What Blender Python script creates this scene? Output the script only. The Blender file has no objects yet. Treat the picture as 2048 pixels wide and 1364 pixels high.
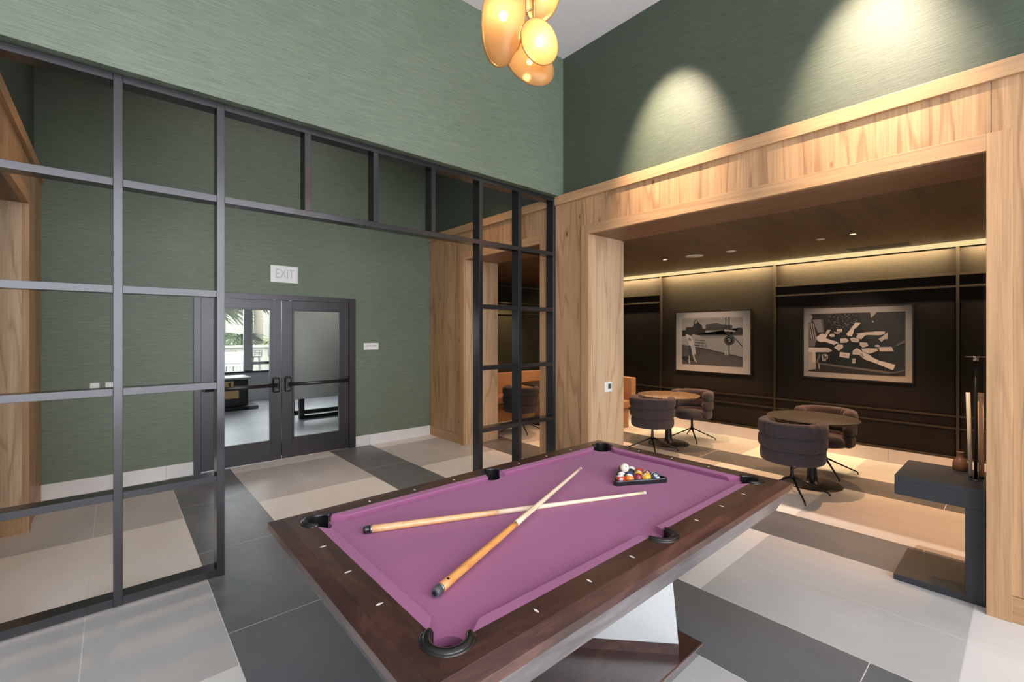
import bpy, bmesh, math, random
from mathutils import Vector, Matrix, noise as mnoise
random.seed(7)
PI = math.pi
C = bpy.context.scene.collection

# ------------------------------------------------------------------ camera, world, exposure
F_PX, CX, HY, EYE = 908.6, 1024.0, 665.0, 1.70
YAW = math.atan((2059.4 - CX) / F_PX)             # angle from +X to the viewing direction
cam_d = bpy.data.cameras.new('camera')
cam_d.sensor_width = 36.0
cam_d.lens = 36.0 * F_PX / 2048.0
cam_d.shift_y = (HY - 682.0) / 2048.0
cam_d.clip_start = 0.02
cam = bpy.data.objects.new('camera', cam_d)
C.objects.link(cam)
cam.location = (0, 0, EYE)
cam.rotation_euler = (PI / 2, 0, YAW - PI / 2)
bpy.context.scene.camera = cam

scn = bpy.context.scene
scn.view_settings.view_transform = 'Standard'
scn.view_settings.look = 'None'
scn.view_settings.exposure = 0.0
scn.view_settings.gamma = 1.0
scn.view_settings.use_curve_mapping = False
try:
    scn.cycles.use_denoising = True
    scn.cycles.max_bounces = 8
    scn.cycles.sample_clamp_indirect = 6.0
    scn.cycles.caustics_reflective = False
    scn.cycles.caustics_refractive = False
except Exception:
    pass

SKY = 7.0
w = bpy.data.worlds.new('world')
scn.world = w
w.use_nodes = True
bg = w.node_tree.nodes['Background']
bg.inputs['Color'].default_value = (0.92, 0.965, 1.0, 1)
bg.inputs['Strength'].default_value = SKY

def light(name, kind, loc, target, energy, color=(1, 1, 1), **kw):
    d = bpy.data.lights.new(name, kind)
    d.energy = energy
    d.color = color
    for k, v in kw.items():
        setattr(d, k, v)
    o = bpy.data.objects.new(name, d)
    C.objects.link(o)
    o.location = loc
    dv = Vector(target) - Vector(loc)
    o.rotation_euler = dv.to_track_quat('-Z', 'Y').to_euler()
    return o

def portal(name, loc, target, sx, sy):
    o = light(name, 'AREA', loc, target, 1.0, shape='RECTANGLE', size=sx, size_y=sy)
    o.data.cycles.is_portal = True
    return o

WARM = (1.0, 0.72, 0.42)
# daylight comes through the glazed wall behind the camera, and through the windows beyond the exit doors
portal('window_portal', (0.2, -3.36, 2.45), (0.2, 5, 2.45), 7.2, 4.3)
portal('window_portal_far', (0.6, 12.6, 1.9), (0.6, 0, 1.9), 7.0, 2.2)
# picture lights on the tall green wall (ceiling wall-washers)
for yy, e in ((2.25, 900), (0.72, 860), (-0.85, 240)):
    light('wall_washer', 'SPOT', (3.22, yy, 4.85), (4.02, yy, 3.45), e, (1.0, 0.78, 0.60),
          spot_size=math.radians(45), spot_blend=1.0, shadow_soft_size=0.03)
# entrance passage downlights
for xx, yy, e in ((3.25, 4.9, 210), (0.15, 4.9, 150)):
    light('passage_downlight', 'SPOT', (xx, yy, 4.85), (xx, yy, 0), e, (1.0, 0.62, 0.34),
          spot_size=math.radians(62), spot_blend=0.9, shadow_soft_size=0.06)
light('passage_fill', 'AREA', (1.7, 5.2, 4.9), (1.7, 5.2, 0), 20, (1.0, 0.98, 0.97), shape='RECTANGLE', size=2.2, size_y=0.5)  # added fill light; the passage has no such ceiling panel
# lounge downlights
for xx, yy, e in ((6.235, 3.618, 235), (6.195, 1.30, 235), (6.2, -0.9, 190), (6.2, 5.95, 170)):
    light('lounge_downlight', 'SPOT', (xx, yy, 2.77), (xx, yy, 0), e, (1.0, 0.49, 0.24),
          spot_size=math.radians(92), spot_blend=0.45, shadow_soft_size=0.018)

for yy in (3.56, 1.58):  # added spots that brighten the two pictures, without a ceiling fixture
    light('picture_fill', 'SPOT', (6.0, yy, 2.76), (7.6, yy, 1.5), 66, (1.0, 0.70, 0.54), spot_size=math.radians(46), spot_blend=0.7, shadow_soft_size=0.02)
# ------------------------------------------------------------------ materials
def new_mat(name):
    m = bpy.data.materials.new(name)
    m.use_nodes = True
    nt = m.node_tree
    return m, nt, nt.nodes['Principled BSDF']

def lin(c):
    return tuple(((v / 255.0) / 12.92 if v <= 10 else (((v / 255.0) + 0.055) / 1.055) ** 2.4) for v in c) + (1,)

def simple(name, rgb, rough=0.5, metal=0.0, spec=0.5, emit=None, emit_s=0, bump=0, bump_scale=200, coat=0, alpha_noise=None):
    m, nt, b = new_mat(name)
    b.inputs['Base Color'].default_value = lin(rgb)
    b.inputs['Roughness'].default_value = rough
    b.inputs['Metallic'].default_value = metal
    b.inputs['Specular IOR Level'].default_value = spec
    b.inputs['Coat Weight'].default_value = coat
    if emit:
        b.inputs['Emission Color'].default_value = lin(emit)
        b.inputs['Emission Strength'].default_value = emit_s
    # a little procedural variation on everything
    tc = nt.nodes.new('ShaderNodeTexCoord')
    n = nt.nodes.new('ShaderNodeTexNoise')
    n.inputs['Scale'].default_value = bump_scale
    n.inputs['Detail'].default_value = 3
    nt.links.new(tc.outputs['Object'], n.inputs['Vector'])
    mr = nt.nodes.new('ShaderNodeMapRange')
    mr.inputs['To Min'].default_value = 0.93
    mr.inputs['To Max'].default_value = 1.07
    nt.links.new(n.outputs['Fac'], mr.inputs['Value'])
    mx = nt.nodes.new('ShaderNodeMix')
    mx.data_type = 'RGBA'
    mx.blend_type = 'MULTIPLY'
    mx.inputs['Factor'].default_value = 1.0
    mx.inputs['A'].default_value = lin(rgb)
    nt.links.new(mr.outputs['Result'], mx.inputs['B'])
    nt.links.new(mx.outputs['Result'], b.inputs['Base Color'])
    if bump:
        bp = nt.nodes.new('ShaderNodeBump')
        bp.inputs['Strength'].default_value = bump
        bp.inputs['Distance'].default_value = 0.002
        nt.links.new(n.outputs['Fac'], bp.inputs['Height'])
        nt.links.new(bp.outputs['Normal'], b.inputs['Normal'])
    return m

def mapping(nt, scale, loc=(0, 0, 0)):
    tc = nt.nodes.new('ShaderNodeTexCoord')
    mp = nt.nodes.new('ShaderNodeMapping')
    mp.inputs['Scale'].default_value = scale
    mp.inputs['Location'].default_value = loc
    nt.links.new(tc.outputs['Object'], mp.inputs['Vector'])
    return mp

def noise(nt, vec, scale=1.0, detail=4, rough=0.5, dist=0.0):
    n = nt.nodes.new('ShaderNodeTexNoise')
    n.inputs['Scale'].default_value = scale
    n.inputs['Detail'].default_value = detail
    n.inputs['Roughness'].default_value = rough
    n.inputs['Distortion'].default_value = dist
    nt.links.new(vec, n.inputs['Vector'])
    return n

def ramp(nt, fac, stops):
    r = nt.nodes.new('ShaderNodeValToRGB')
    e = r.color_ramp.elements
    while len(e) < len(stops):
        e.new(0.5)
    for i, (p, c) in enumerate(stops):
        e[i].position = p
        e[i].color = lin(c) if max(c) > 2 else (c[0], c[1], c[2], 1)
    nt.links.new(fac, r.inputs['Fac'])
    return r

def math_node(nt, op, a, b=None):
    n = nt.nodes.new('ShaderNodeMath')
    n.operation = op
    for i, v in enumerate((a, b)):
        if v is None:
            continue
        if isinstance(v, (int, float)):
            n.inputs[i].default_value = v
        else:
            nt.links.new(v, n.inputs[i])
    return n.outputs[0]

def mixrgb(nt, a, b, fac=1.0, mode='MULTIPLY'):
    mx = nt.nodes.new('ShaderNodeMix')
    mx.data_type = 'RGBA'
    mx.blend_type = mode
    if isinstance(fac, (int, float)):
        mx.inputs['Factor'].default_value = fac
    else:
        nt.links.new(fac, mx.inputs['Factor'])
    for key, v in (('A', a), ('B', b)):
        if isinstance(v, tuple):
            mx.inputs[key].default_value = v
        else:
            nt.links.new(v, mx.inputs[key])
    return mx.outputs['Result']

def bump(nt, h, b, strength, dist=0.002):
    bp = nt.nodes.new('ShaderNodeBump')
    bp.inputs['Strength'].default_value = strength
    bp.inputs['Distance'].default_value = dist
    nt.links.new(h, bp.inputs['Height'])
    nt.links.new(bp.outputs['Normal'], b.inputs['Normal'])

def wood(name, axis, light_c, dark_c, plank=None, rough=0.45, coat=0.0, ring=9.0, off=0.0, knots=False):
    """axis = grain direction 0,1,2; plank = (across axis, width)"""
    m, nt, b = new_mat(name)
    sc = [3.2, 3.2, 3.2]
    sc[axis] = 0.28
    mp = mapping(nt, sc, (off, off * 1.7, off * 0.6))
    vec = mp.outputs['Vector']
    tone = None
    if plank:
        tc = nt.nodes.new('ShaderNodeTexCoord')
        sp = nt.nodes.new('ShaderNodeSeparateXYZ')
        nt.links.new(tc.outputs['Object'], sp.inputs[0])
        idx = math_node(nt, 'FLOOR', math_node(nt, 'DIVIDE', sp.outputs[plank[0]], plank[1]))
        wn = nt.nodes.new('ShaderNodeTexWhiteNoise')
        wn.noise_dimensions = '1D'
        nt.links.new(idx, wn.inputs['W'])
        va = nt.nodes.new('ShaderNodeVectorMath')
        va.operation = 'ADD'
        sclv = nt.nodes.new('ShaderNodeVectorMath')
        sclv.operation = 'SCALE'
        sclv.inputs['Scale'].default_value = 13.0
        nt.links.new(wn.outputs['Color'], sclv.inputs[0])
        nt.links.new(vec, va.inputs[0])
        nt.links.new(sclv.outputs[0], va.inputs[1])
        vec = va.outputs[0]
        tone = wn.outputs['Value']
    n1 = noise(nt, vec, 1.0, 2, 0.5, 0.35)
    rings = math_node(nt, 'FRACT', math_node(nt, 'MULTIPLY', n1.outputs['Fac'], ring))
    rr = ramp(nt, rings, [(0.0, light_c), (0.62, light_c), (0.88, dark_c), (1.0, light_c)])
    sc2 = [95.0, 95.0, 95.0]
    sc2[axis] = 2.2
    mp2 = mapping(nt, sc2)
    n2 = noise(nt, mp2.outputs['Vector'], 1.0, 3, 0.6)
    fib = ramp(nt, n2.outputs['Fac'], [(0.3, (0.80, 0.77, 0.74)), (0.62, (1.12, 1.12, 1.12))])
    soft = noise(nt, vec, 0.9, 3, 0.6)
    sr = ramp(nt, soft.outputs['Fac'], [(0.3, (0.88, 0.87, 0.86)), (0.7, (1.12, 1.12, 1.12))])
    half = mixrgb(nt, lin(light_c), rr.outputs['Color'], 0.55, 'MIX')
    col = mixrgb(nt, half, fib.outputs['Color'], 0.8)
    col = mixrgb(nt, col, sr.outputs['Color'], 0.9)
    if tone is not None:
        tr = ramp(nt, tone, [(0.0, (0.93, 0.92, 0.91)), (1.0, (1.07, 1.07, 1.07))])
        col = mixrgb(nt, col, tr.outputs['Color'], 1.0)
    if knots:
        sc3 = [4.2, 4.2, 4.2]
        sc3[axis] = 1.9
        mp3 = mapping(nt, sc3, (3.3, 1.1, 0.4))
        vo = nt.nodes.new('ShaderNodeTexVoronoi')
        vo.inputs['Scale'].default_value = 1.0
        nt.links.new(mp3.outputs['Vector'], vo.inputs['Vector'])
        kr = ramp(nt, vo.outputs['Distance'], [(0.0, (0.25, 0.15, 0.09)), (0.035, (0.45, 0.34, 0.25)), (0.075, (1, 1, 1))])
        col = mixrgb(nt, col, kr.outputs['Color'], 1.0)
    nt.links.new(col, b.inputs['Base Color'])
    b.inputs['Roughness'].default_value = rough
    b.inputs['Coat Weight'].default_value = coat
    b.inputs['Coat Roughness'].default_value = 0.3
    bump(nt, n2.outputs['Fac'], b, 0.15, 0.001)
    return m

def wallpaper(name, c_dark, c_light, rough=0.55, spec=0.5):
    m, nt, b = new_mat(name)
    mp = mapping(nt, (7.0, 7.0, 230.0))
    n = noise(nt, mp.outputs['Vector'], 1.0, 5, 0.7, 0.5)
    r = ramp(nt, n.outputs['Fac'], [(0.32, c_dark), (0.68, c_light)])
    mp2 = mapping(nt, (0.9, 0.9, 0.5))
    n2 = noise(nt, mp2.outputs['Vector'], 1.0, 2, 0.5)
    r2 = ramp(nt, n2.outputs['Fac'], [(0.3, (0.92, 0.93, 0.90)), (0.7, (1.06, 1.06, 1.06))])
    col = mixrgb(nt, r.outputs['Color'], r2.outputs['Color'], 1.0)
    nt.links.new(col, b.inputs['Base Color'])
    b.inputs['Roughness'].default_value = rough
    b.inputs['Specular IOR Level'].default_value = spec
    bump(nt, n.outputs['Fac'], b, 0.5, 0.003)
    return m

def tile(name, c1, c2, rough=0.42):
    m, nt, b = new_mat(name)
    mp = mapping(nt, (1.6, 0.9, 1.0))
    n = noise(nt, mp.outputs['Vector'], 1.0, 6, 0.6, 0.4)
    r = ramp(nt, n.outputs['Fac'], [(0.3, c1), (0.7, c2)])
    nt.links.new(r.outputs['Color'], b.inputs['Base Color'])
    n3 = noise(nt, mp.outputs['Vector'], 7.0, 4, 0.6)
    rr = nt.nodes.new('ShaderNodeMapRange')
    rr.inputs['To Min'].default_value = rough - 0.06
    rr.inputs['To Max'].default_value = rough + 0.10
    nt.links.new(n3.outputs['Fac'], rr.inputs['Value'])
    nt.links.new(rr.outputs['Result'], b.inputs['Roughness'])
    return m

def mahogany(name, base=(66, 41, 37), hi=(106, 70, 58), rough=0.32, axis=0):
    m, nt, b = new_mat(name)
    sc = [7.0, 7.0, 7.0]
    sc[axis] = 1.6
    mp = mapping(nt, sc)
    n = noise(nt, mp.outputs['Vector'], 1.0, 5, 0.65, 1.2)
    r = ramp(nt, n.outputs['Fac'], [(0.28, tuple(int(v * 0.72) for v in base)), (0.5, base), (0.76, hi)])
    sc2 = [160.0, 160.0, 160.0]
    sc2[axis] = 9.0
    mp2 = mapping(nt, sc2)
    n2 = noise(nt, mp2.outputs['Vector'], 1.0, 2, 0.6)
    f = ramp(nt, n2.outputs['Fac'], [(0.3, (0.86, 0.84, 0.84)), (0.7, (1.08, 1.08, 1.08))])
    col = mixrgb(nt, r.outputs['Color'], f.outputs['Color'], 1.0)
    nt.links.new(col, b.inputs['Base Color'])
    b.inputs['Roughness'].default_value = rough
    b.inputs['Coat Weight'].default_value = 0.6
    b.inputs['Coat Roughness'].default_value = 0.25
    return m

def cloth(name, rgb, rough=0.95, scale=900, sheen=0.3, bstr=0.35, var=0.08):
    m, nt, b = new_mat(name)
    mp = mapping(nt, (1, 1, 1))
    n = noise(nt, mp.outputs['Vector'], scale, 2, 0.6)
    r = ramp(nt, n.outputs['Fac'], [(0.3, (1 - var, 1 - var, 1 - var)), (0.7, (1 + var, 1 + var, 1 + var))])
    col = mixrgb(nt, lin(rgb), r.outputs['Color'], 1.0)
    n2 = noise(nt, mp.outputs['Vector'], 2.2, 2, 0.5)
    r2 = ramp(nt, n2.outputs['Fac'], [(0.3, (0.95, 0.95, 0.95)), (0.7, (1.05, 1.05, 1.05))])
    col = mixrgb(nt, col, r2.outputs['Color'], 1.0)
    nt.links.new(col, b.inputs['Base Color'])
    b.inputs['Roughness'].default_value = rough
    b.inputs['Specular IOR Level'].default_value = 0.2
    b.inputs['Sheen Weight'].default_value = sheen
    b.inputs['Sheen Roughness'].default_value = 0.5
    bump(nt, n.outputs['Fac'], b, bstr, 0.0006)
    return m

def glass(name, tint=(0.96, 0.98, 0.97), refl=0.12):
    m = bpy.data.materials.new(name)
    m.use_nodes = True
    nt = m.node_tree
    nt.nodes.clear()
    out = nt.nodes.new('ShaderNodeOutputMaterial')
    tr = nt.nodes.new('ShaderNodeBsdfTransparent')
    tr.inputs['Color'].default_value = tint + (1,)
    gl = nt.nodes.new('ShaderNodeBsdfGlossy')
    gl.inputs['Roughness'].default_value = 0.02
    fr = nt.nodes.new('ShaderNodeFresnel')
    fr.inputs['IOR'].default_value = 1.22
    mx = nt.nodes.new('ShaderNodeMixShader')
    nt.links.new(fr.outputs[0], mx.inputs[0])
    nt.links.new(tr.outputs[0], mx.inputs[1])
    nt.links.new(gl.outputs[0], mx.inputs[2])
    nt.links.new(mx.outputs[0], out.inputs[0])
    return m

def amber_glass(name):
    m = bpy.data.materials.new(name)
    m.use_nodes = True
    nt = m.node_tree
    nt.nodes.clear()
    out = nt.nodes.new('ShaderNodeOutputMaterial')
    tl = nt.nodes.new('ShaderNodeBsdfTranslucent')
    tl.inputs['Color'].default_value = lin((255, 205, 140))
    df = nt.nodes.new('ShaderNodeBsdfDiffuse')
    df.inputs['Color'].default_value = lin((234, 184, 124))
    gl = nt.nodes.new('ShaderNodeBsdfGlossy')
    gl.inputs['Roughness'].default_value = 0.2
    gl.inputs['Color'].default_value = (1, 0.9, 0.75, 1)
    tp = nt.nodes.new('ShaderNodeBsdfTransparent')
    tp.inputs['Color'].default_value = lin((255, 224, 175))
    m1 = nt.nodes.new('ShaderNodeMixShader')
    m1.inputs[0].default_value = 0.25
    nt.links.new(tl.outputs[0], m1.inputs[1])
    nt.links.new(df.outputs[0], m1.inputs[2])
    m3 = nt.nodes.new('ShaderNodeMixShader')
    m3.inputs[0].default_value = 0.10
    nt.links.new(m1.outputs[0], m3.inputs[1])
    nt.links.new(tp.outputs[0], m3.inputs[2])
    fr = nt.nodes.new('ShaderNodeFresnel')
    fr.inputs['IOR'].default_value = 1.35
    m2 = nt.nodes.new('ShaderNodeMixShader')
    nt.links.new(fr.outputs[0], m2.inputs[0])
    nt.links.new(m3.outputs[0], m2.inputs[1])
    nt.links.new(gl.outputs[0], m2.inputs[2])
    nt.links.new(m2.outputs[0], out.inputs[0])
    return m

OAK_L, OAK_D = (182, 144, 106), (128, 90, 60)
M = dict(
    oak=wood('oak_vertical', 2, OAK_L, OAK_D, plank=(1, 0.235), knots=True),
    oak_jamb_lit=wood('oak_jamb_lit', 2, (204, 176, 144), (160, 126, 92), plank=(0, 0.33), off=4.0),  # paler than the other oak: daylight on the jambs put into the colour
    oak_h=wood('oak_horizontal', 1, OAK_L, (168, 128, 92), off=7.0, ring=6),
    oak_v=wood('oak_casing', 2, OAK_L, (160, 122, 86), off=2.0, ring=6, knots=True),
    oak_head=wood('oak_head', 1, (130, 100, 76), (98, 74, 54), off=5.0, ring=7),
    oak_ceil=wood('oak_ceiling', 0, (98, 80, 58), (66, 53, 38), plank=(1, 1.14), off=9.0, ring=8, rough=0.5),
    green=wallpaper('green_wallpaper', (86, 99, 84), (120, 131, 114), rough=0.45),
    green_shaded=wallpaper('green_wallpaper_shaded', (58, 68, 56), (82, 92, 78), rough=0.55),  # same green paper, with the shade of the side walls put into its colour
    olive=wallpaper('olive_wallpaper', (25, 22, 16), (40, 35, 25), rough=0.7, spec=0.25),
    black_wood=simple('black_panel', (18, 15, 12), 0.65, spec=0.3, bump_scale=40),
    bronze=simple('bronze_trim', (60, 54, 44), 0.45, 0.3),
    ceiling=simple('white_plaster', (238, 233, 236), 0.9, bump_scale=30),
    t_dark=tile('dark_tile', (88, 90, 94), (112, 114, 118), 0.36),
    t_grey=tile('grey_tile', (172, 171, 171), (192, 191, 191), 0.40),
    t_white=tile('white_tile', (212, 209, 207), (226, 224, 222), 0.40),
    grout=simple('grout', (214, 212, 210), 0.8),
    base_tile=tile('base_tile', (212, 210, 210), (226, 224, 224), 0.4),
    steel=simple('black_steel', (70, 69, 72), 0.22, 0.75, bump_scale=14),
    door_metal=simple('dark_anodised', (76, 74, 78), 0.36, 0.85, bump_scale=10),
    door_black=simple('black_plastic', (22, 22, 24), 0.35),
    chrome=simple('chrome', (200, 200, 202), 0.18, 1.0),
    felt=cloth('plum_felt', (160, 98, 138), sheen=0.12),
    mahog=mahogany('dark_mahogany'),
    mahog_y=mahogany('dark_mahogany_cross', axis=1),
    mahog_edge=mahogany('brown_mahogany_edge', (104, 72, 60), (136, 98, 82), 0.36),
    mahog_edge_y=mahogany('brown_mahogany_edge_cross', (70, 46, 46), (92, 62, 58), 0.4, axis=1),
    apron=mahogany('apron_lit', (112, 104, 106), (150, 142, 144), 0.30),  # pale grey puts window light reflected by the slanted sides into the colour
    rubber=simple('pocket_leather', (22, 22, 24), 0.28, coat=0.4, bump_scale=300, bump=0.3),
    sight=simple('pearl_sight', (232, 228, 222), 0.25),
    brushed=simple('brushed_steel', (214, 216, 218), 0.34, 0.55, bump_scale=60),
    metal_edge=simple('edge_metal', (170, 170, 174), 0.25, 0.9),
    maple=simple('pale_maple', (236, 214, 186), 0.3, coat=0.4, bump_scale=30),
    butt=wood('cue_butt', 0, (214, 150, 86), (190, 124, 66), ring=3, rough=0.3, coat=0.4),
    cap_grey=simple('grey_rubber', (84, 84, 90), 0.4),
    rack=simple('rack_plastic', (24, 24, 27), 0.3, coat=0.3),
    amber=amber_glass('amber_glass'),
    brass=simple('brass', (190, 160, 110), 0.3, 0.9),
    fabric=cloth('mauve_fabric', (70, 62, 65), scale=600, sheen=0.15, var=0.16, bstr=0.5),
    caramel=cloth('caramel_upholstery', (150, 114, 84), scale=500, sheen=0.1),
    black_metal=simple('black_powder_coat', (26, 26, 28), 0.38, 0.2),
    stone_top=simple('mottled_table_top', (84, 68, 54), 0.5, bump_scale=55),
    dark_top=simple('dark_table_top', (44, 38, 34), 0.6, spec=0.3, bump_scale=20),
    console=simple('graphite_lacquer', (48, 48, 53), 0.42, bump_scale=30),
    clay=simple('brown_stoneware', (122, 80, 58), 0.45, bump=0.3, bump_scale=90),
    white=simple('white_plastic', (232, 232, 232), 0.35),
    letters=simple('pale_grey_lettering', (196, 200, 202), 0.5),
    letters_dark=simple('grey_lettering', (140, 142, 145), 0.5),
    lcd=simple('lcd_grey', (84, 92, 90), 0.2),
    mat_board=simple('mat_board', (206, 194, 184), 0.8),
    frame=simple('black_frame', (26, 20, 18), 0.3),
    glass=glass('clear_glass'),
    leaf=simple('leaf_green', (58, 78, 36), 0.5, bump_scale=5),
    leaf2=simple('leaf_pale', (96, 108, 62), 0.5, bump_scale=5),
    trunk=simple('palm_trunk', (110, 102, 88), 0.8, bump=0.8, bump_scale=12),
    render_wall=simple('cream_render', (132, 132, 122), 0.85),
    pave=simple('pale_paving', (130, 128, 124), 0.8),
    cushion=cloth('white_cushion', (226, 226, 232), scale=300),
    grey_panel=simple('grey_lacquer_panel', (160, 158, 154), 0.35, bump_scale=3),
    room_wall=simple('light_grey_wall', (186, 186, 188), 0.8),
    pine=simple('pine_box', (206, 166, 112), 0.5, bump_scale=12),
)
def mottled(name, c1, c2, sc):
    m, nt, b = new_mat(name)
    mp = mapping(nt, (1, 1, 1))
    n = noise(nt, mp.outputs['Vector'], sc, 4, 0.7)
    r = ramp(nt, n.outputs['Fac'], [(0.40, c1), (0.60, c2)])
    nt.links.new(r.outputs['Color'], b.inputs['Base Color'])
    b.inputs['Roughness'].default_value = 0.45
    return m
M['stone_top'] = mottled('mottled_table_top', (58, 44, 34), (132, 106, 80), 38)
def emis(name, rgb, s):
    m = bpy.data.materials.new(name)
    m.use_nodes = True
    nt = m.node_tree
    nt.nodes.clear()
    o = nt.nodes.new('ShaderNodeOutputMaterial')
    e = nt.nodes.new('ShaderNodeEmission')
    e.inputs[0].default_value = lin(rgb)
    e.inputs[1].default_value = s
    nt.links.new(e.outputs[0], o.inputs[0])
    return m
M['bulb'] = emis('bulb_glow', (255, 228, 185), 36)
M['led'] = emis('led_glow', (255, 228, 165), 0.95)
M['lens'] = emis('downlight_lens', (255, 214, 160), 3.0)
def grey(v, k=(1.0, 0.95, 0.91)):
    key = 'print_%d' % v
    if key not in M:
        M[key] = simple(key, tuple(int(v * c) for c in k), 0.6, bump_scale=160)
    return M[key]

# ------------------------------------------------------------------ geometry helpers
WM = {}
def new(): return bmesh.new()

def box(bm, x0, x1, y0, y1, z0, z1, bev=0.0, seg=2, mi=0):
    t = bmesh.new()
    bmesh.ops.create_cube(t, size=1.0)
    for v in t.verts:
        v.co = Vector((x0 + (v.co.x + .5) * (x1 - x0), y0 + (v.co.y + .5) * (y1 - y0), z0 + (v.co.z + .5) * (z1 - z0)))
    if bev:
        bmesh.ops.bevel(t, geom=t.edges[:], offset=bev, segments=seg, affect='EDGES', profile=0.5)
    merge(bm, t, mi)

def merge(bm, t, mi=0, mat=None):
    vm = {}
    for v in t.verts:
        vm[v] = bm.verts.new(mat @ v.co if mat else v.co)
    for f in t.faces:
        try:
            nf = bm.faces.new([vm[v] for v in f.verts])
            nf.material_index = mi
            nf.smooth = f.smooth
        except ValueError:
            pass
    t.free()

def hexa(bm, pts, mi=0):
    """pts: 4 bottom (ccw) + 4 top"""
    v = [bm.verts.new(p) for p in pts]
    for f in ((3, 2, 1, 0), (4, 5, 6, 7), (0, 1, 5, 4), (1, 2, 6, 5), (2, 3, 7, 6), (3, 0, 4, 7)):
        nf = bm.faces.new([v[i] for i in f])
        nf.material_index = mi

def prism(bm, poly, z0, z1, mi=0):
    n = len(poly)
    a = [bm.verts.new((p[0], p[1], z0)) for p in poly]
    b = [bm.verts.new((p[0], p[1], z1)) for p in poly]
    fs = [bm.faces.new(list(reversed(a))), bm.faces.new(b)]
    for i in range(n):
        fs.append(bm.faces.new((a[i], a[(i + 1) % n], b[(i + 1) % n], b[i])))
    for f in fs:
        f.material_index = mi

def tube(bm, pts, rad, seg=12, cap=True, smooth=True, squash=None):
    """tube through pts; rad number or list; returns nothing"""
    pts = [Vector(p) for p in pts]
    n = len(pts)
    rads = rad if isinstance(rad, list) else [rad] * n
    rings = []
    up = Vector((0, 0, 1))
    for i, p in enumerate(pts):
        d = (pts[min(i + 1, n - 1)] - pts[max(i - 1, 0)]).normalized()
        u = up if abs(d.dot(up)) < 0.95 else Vector((1, 0, 0))
        s = d.cross(u).normalized()
        t = s.cross(d).normalized()
        r = rads[i]
        rx, rz = (r, r) if not isinstance(r, tuple) else r
        rings.append([bm.verts.new(p + s * (rx * math.cos(2 * PI * k / seg)) + t * (rz * math.sin(2 * PI * k / seg))) for k in range(seg)])
    for i in range(n - 1):
        for k in range(seg):
            f = bm.faces.new((rings[i][k], rings[i][(k + 1) % seg], rings[i + 1][(k + 1) % seg], rings[i + 1][k]))
            f.smooth = smooth
    if cap:
        bm.faces.new(list(reversed(rings[0])))
        bm.faces.new(rings[-1])

def lathe(bm, prof, cx=0, cy=0, seg=40, smooth=True, sx=1, sy=1):
    rings = []
    for r, z in prof:
        if r < 1e-6:
            rings.append([bm.verts.new((cx, cy, z))])
        else:
            rings.append([bm.verts.new((cx + sx * r * math.cos(2 * PI * k / seg), cy + sy * r * math.sin(2 * PI * k / seg), z)) for k in range(seg)])
    for i in range(len(rings) - 1):
        a, b = rings[i], rings[i + 1]
        for k in range(seg):
            k2 = (k + 1) % seg
            if len(a) == 1 and len(b) == 1:
                continue
            if len(a) == 1:
                f = bm.faces.new((a[0], b[k2], b[k]))
            elif len(b) == 1:
                f = bm.faces.new((a[k], a[k2], b[0]))
            else:
                f = bm.faces.new((a[k], a[k2], b[k2], b[k]))
            f.smooth = smooth

def sphere(bm, c, r, u=24, v=16, scale=(1, 1, 1)):
    t = bmesh.new()
    bmesh.ops.create_uvsphere(t, u_segments=u, v_segments=v, radius=r)
    for f in t.faces:
        f.smooth = True
    mt = Matrix.Translation(c) @ Matrix.Diagonal((scale[0], scale[1], scale[2], 1))
    merge(bm, t, 0, mt)

def obj(name, bm, mats, parent=None, local=False, kind=None, bevel=0, label=None, recalc=True):
    if recalc:
        bmesh.ops.recalc_face_normals(bm, faces=bm.faces[:])
    me = bpy.data.meshes.new(name)
    bm.to_mesh(me)
    bm.free()
    for m in (mats if isinstance(mats, (list, tuple)) else [mats]):
        me.materials.append(m)
    o = bpy.data.objects.new(name, me)
    C.objects.link(o)
    WM[o.name] = Matrix.Identity(4)
    if parent is not None:
        o.parent = parent
        pw = WM[parent.name]
        if local:
            WM[o.name] = pw.copy()
        else:
            o.matrix_parent_inverse = pw.inverted()
    if kind:
        o['kind'] = kind
    if label:
        o['label'] = label
    if bevel:
        md = o.modifiers.new('bevel', 'BEVEL')
        md.width = bevel
        md.segments = 2
        md.limit_method = 'ANGLE'
    return o

def thing(name, label, cat, loc=(0, 0, 0), rotz=0.0, group=None):
    o = bpy.data.objects.new(name, None)
    C.objects.link(o)
    o.location = loc
    o.rotation_euler = (0, 0, rotz)
    o.empty_display_size = 0.1
    WM[o.name] = Matrix.Translation(loc) @ Matrix.Rotation(rotz, 4, 'Z')
    o['label'] = label
    o['category'] = cat
    if group:
        o['group'] = group
    return o

def tag(o, label, cat, group=None):
    o['label'] = label
    o['category'] = cat
    if group:
        o['group'] = group
    return o

def dup(root, loc, rotz, label, group=None, name=None):
    r = root.copy()
    C.objects.link(r)
    r.location = loc
    r.rotation_euler = (0, 0, rotz)
    r['label'] = label
    if group:
        r['group'] = group
    for ch in list(root.children):
        c = ch.copy()
        C.objects.link(c)
        c.parent = r
        for g in ch.children:
            d = g.copy()
            C.objects.link(d)
            d.parent = c
    return r

def struct(name, bm, mats, parent=None, bevel=0):
    return obj(name, bm, mats, parent, kind=None if parent else 'structure', bevel=bevel)

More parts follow.
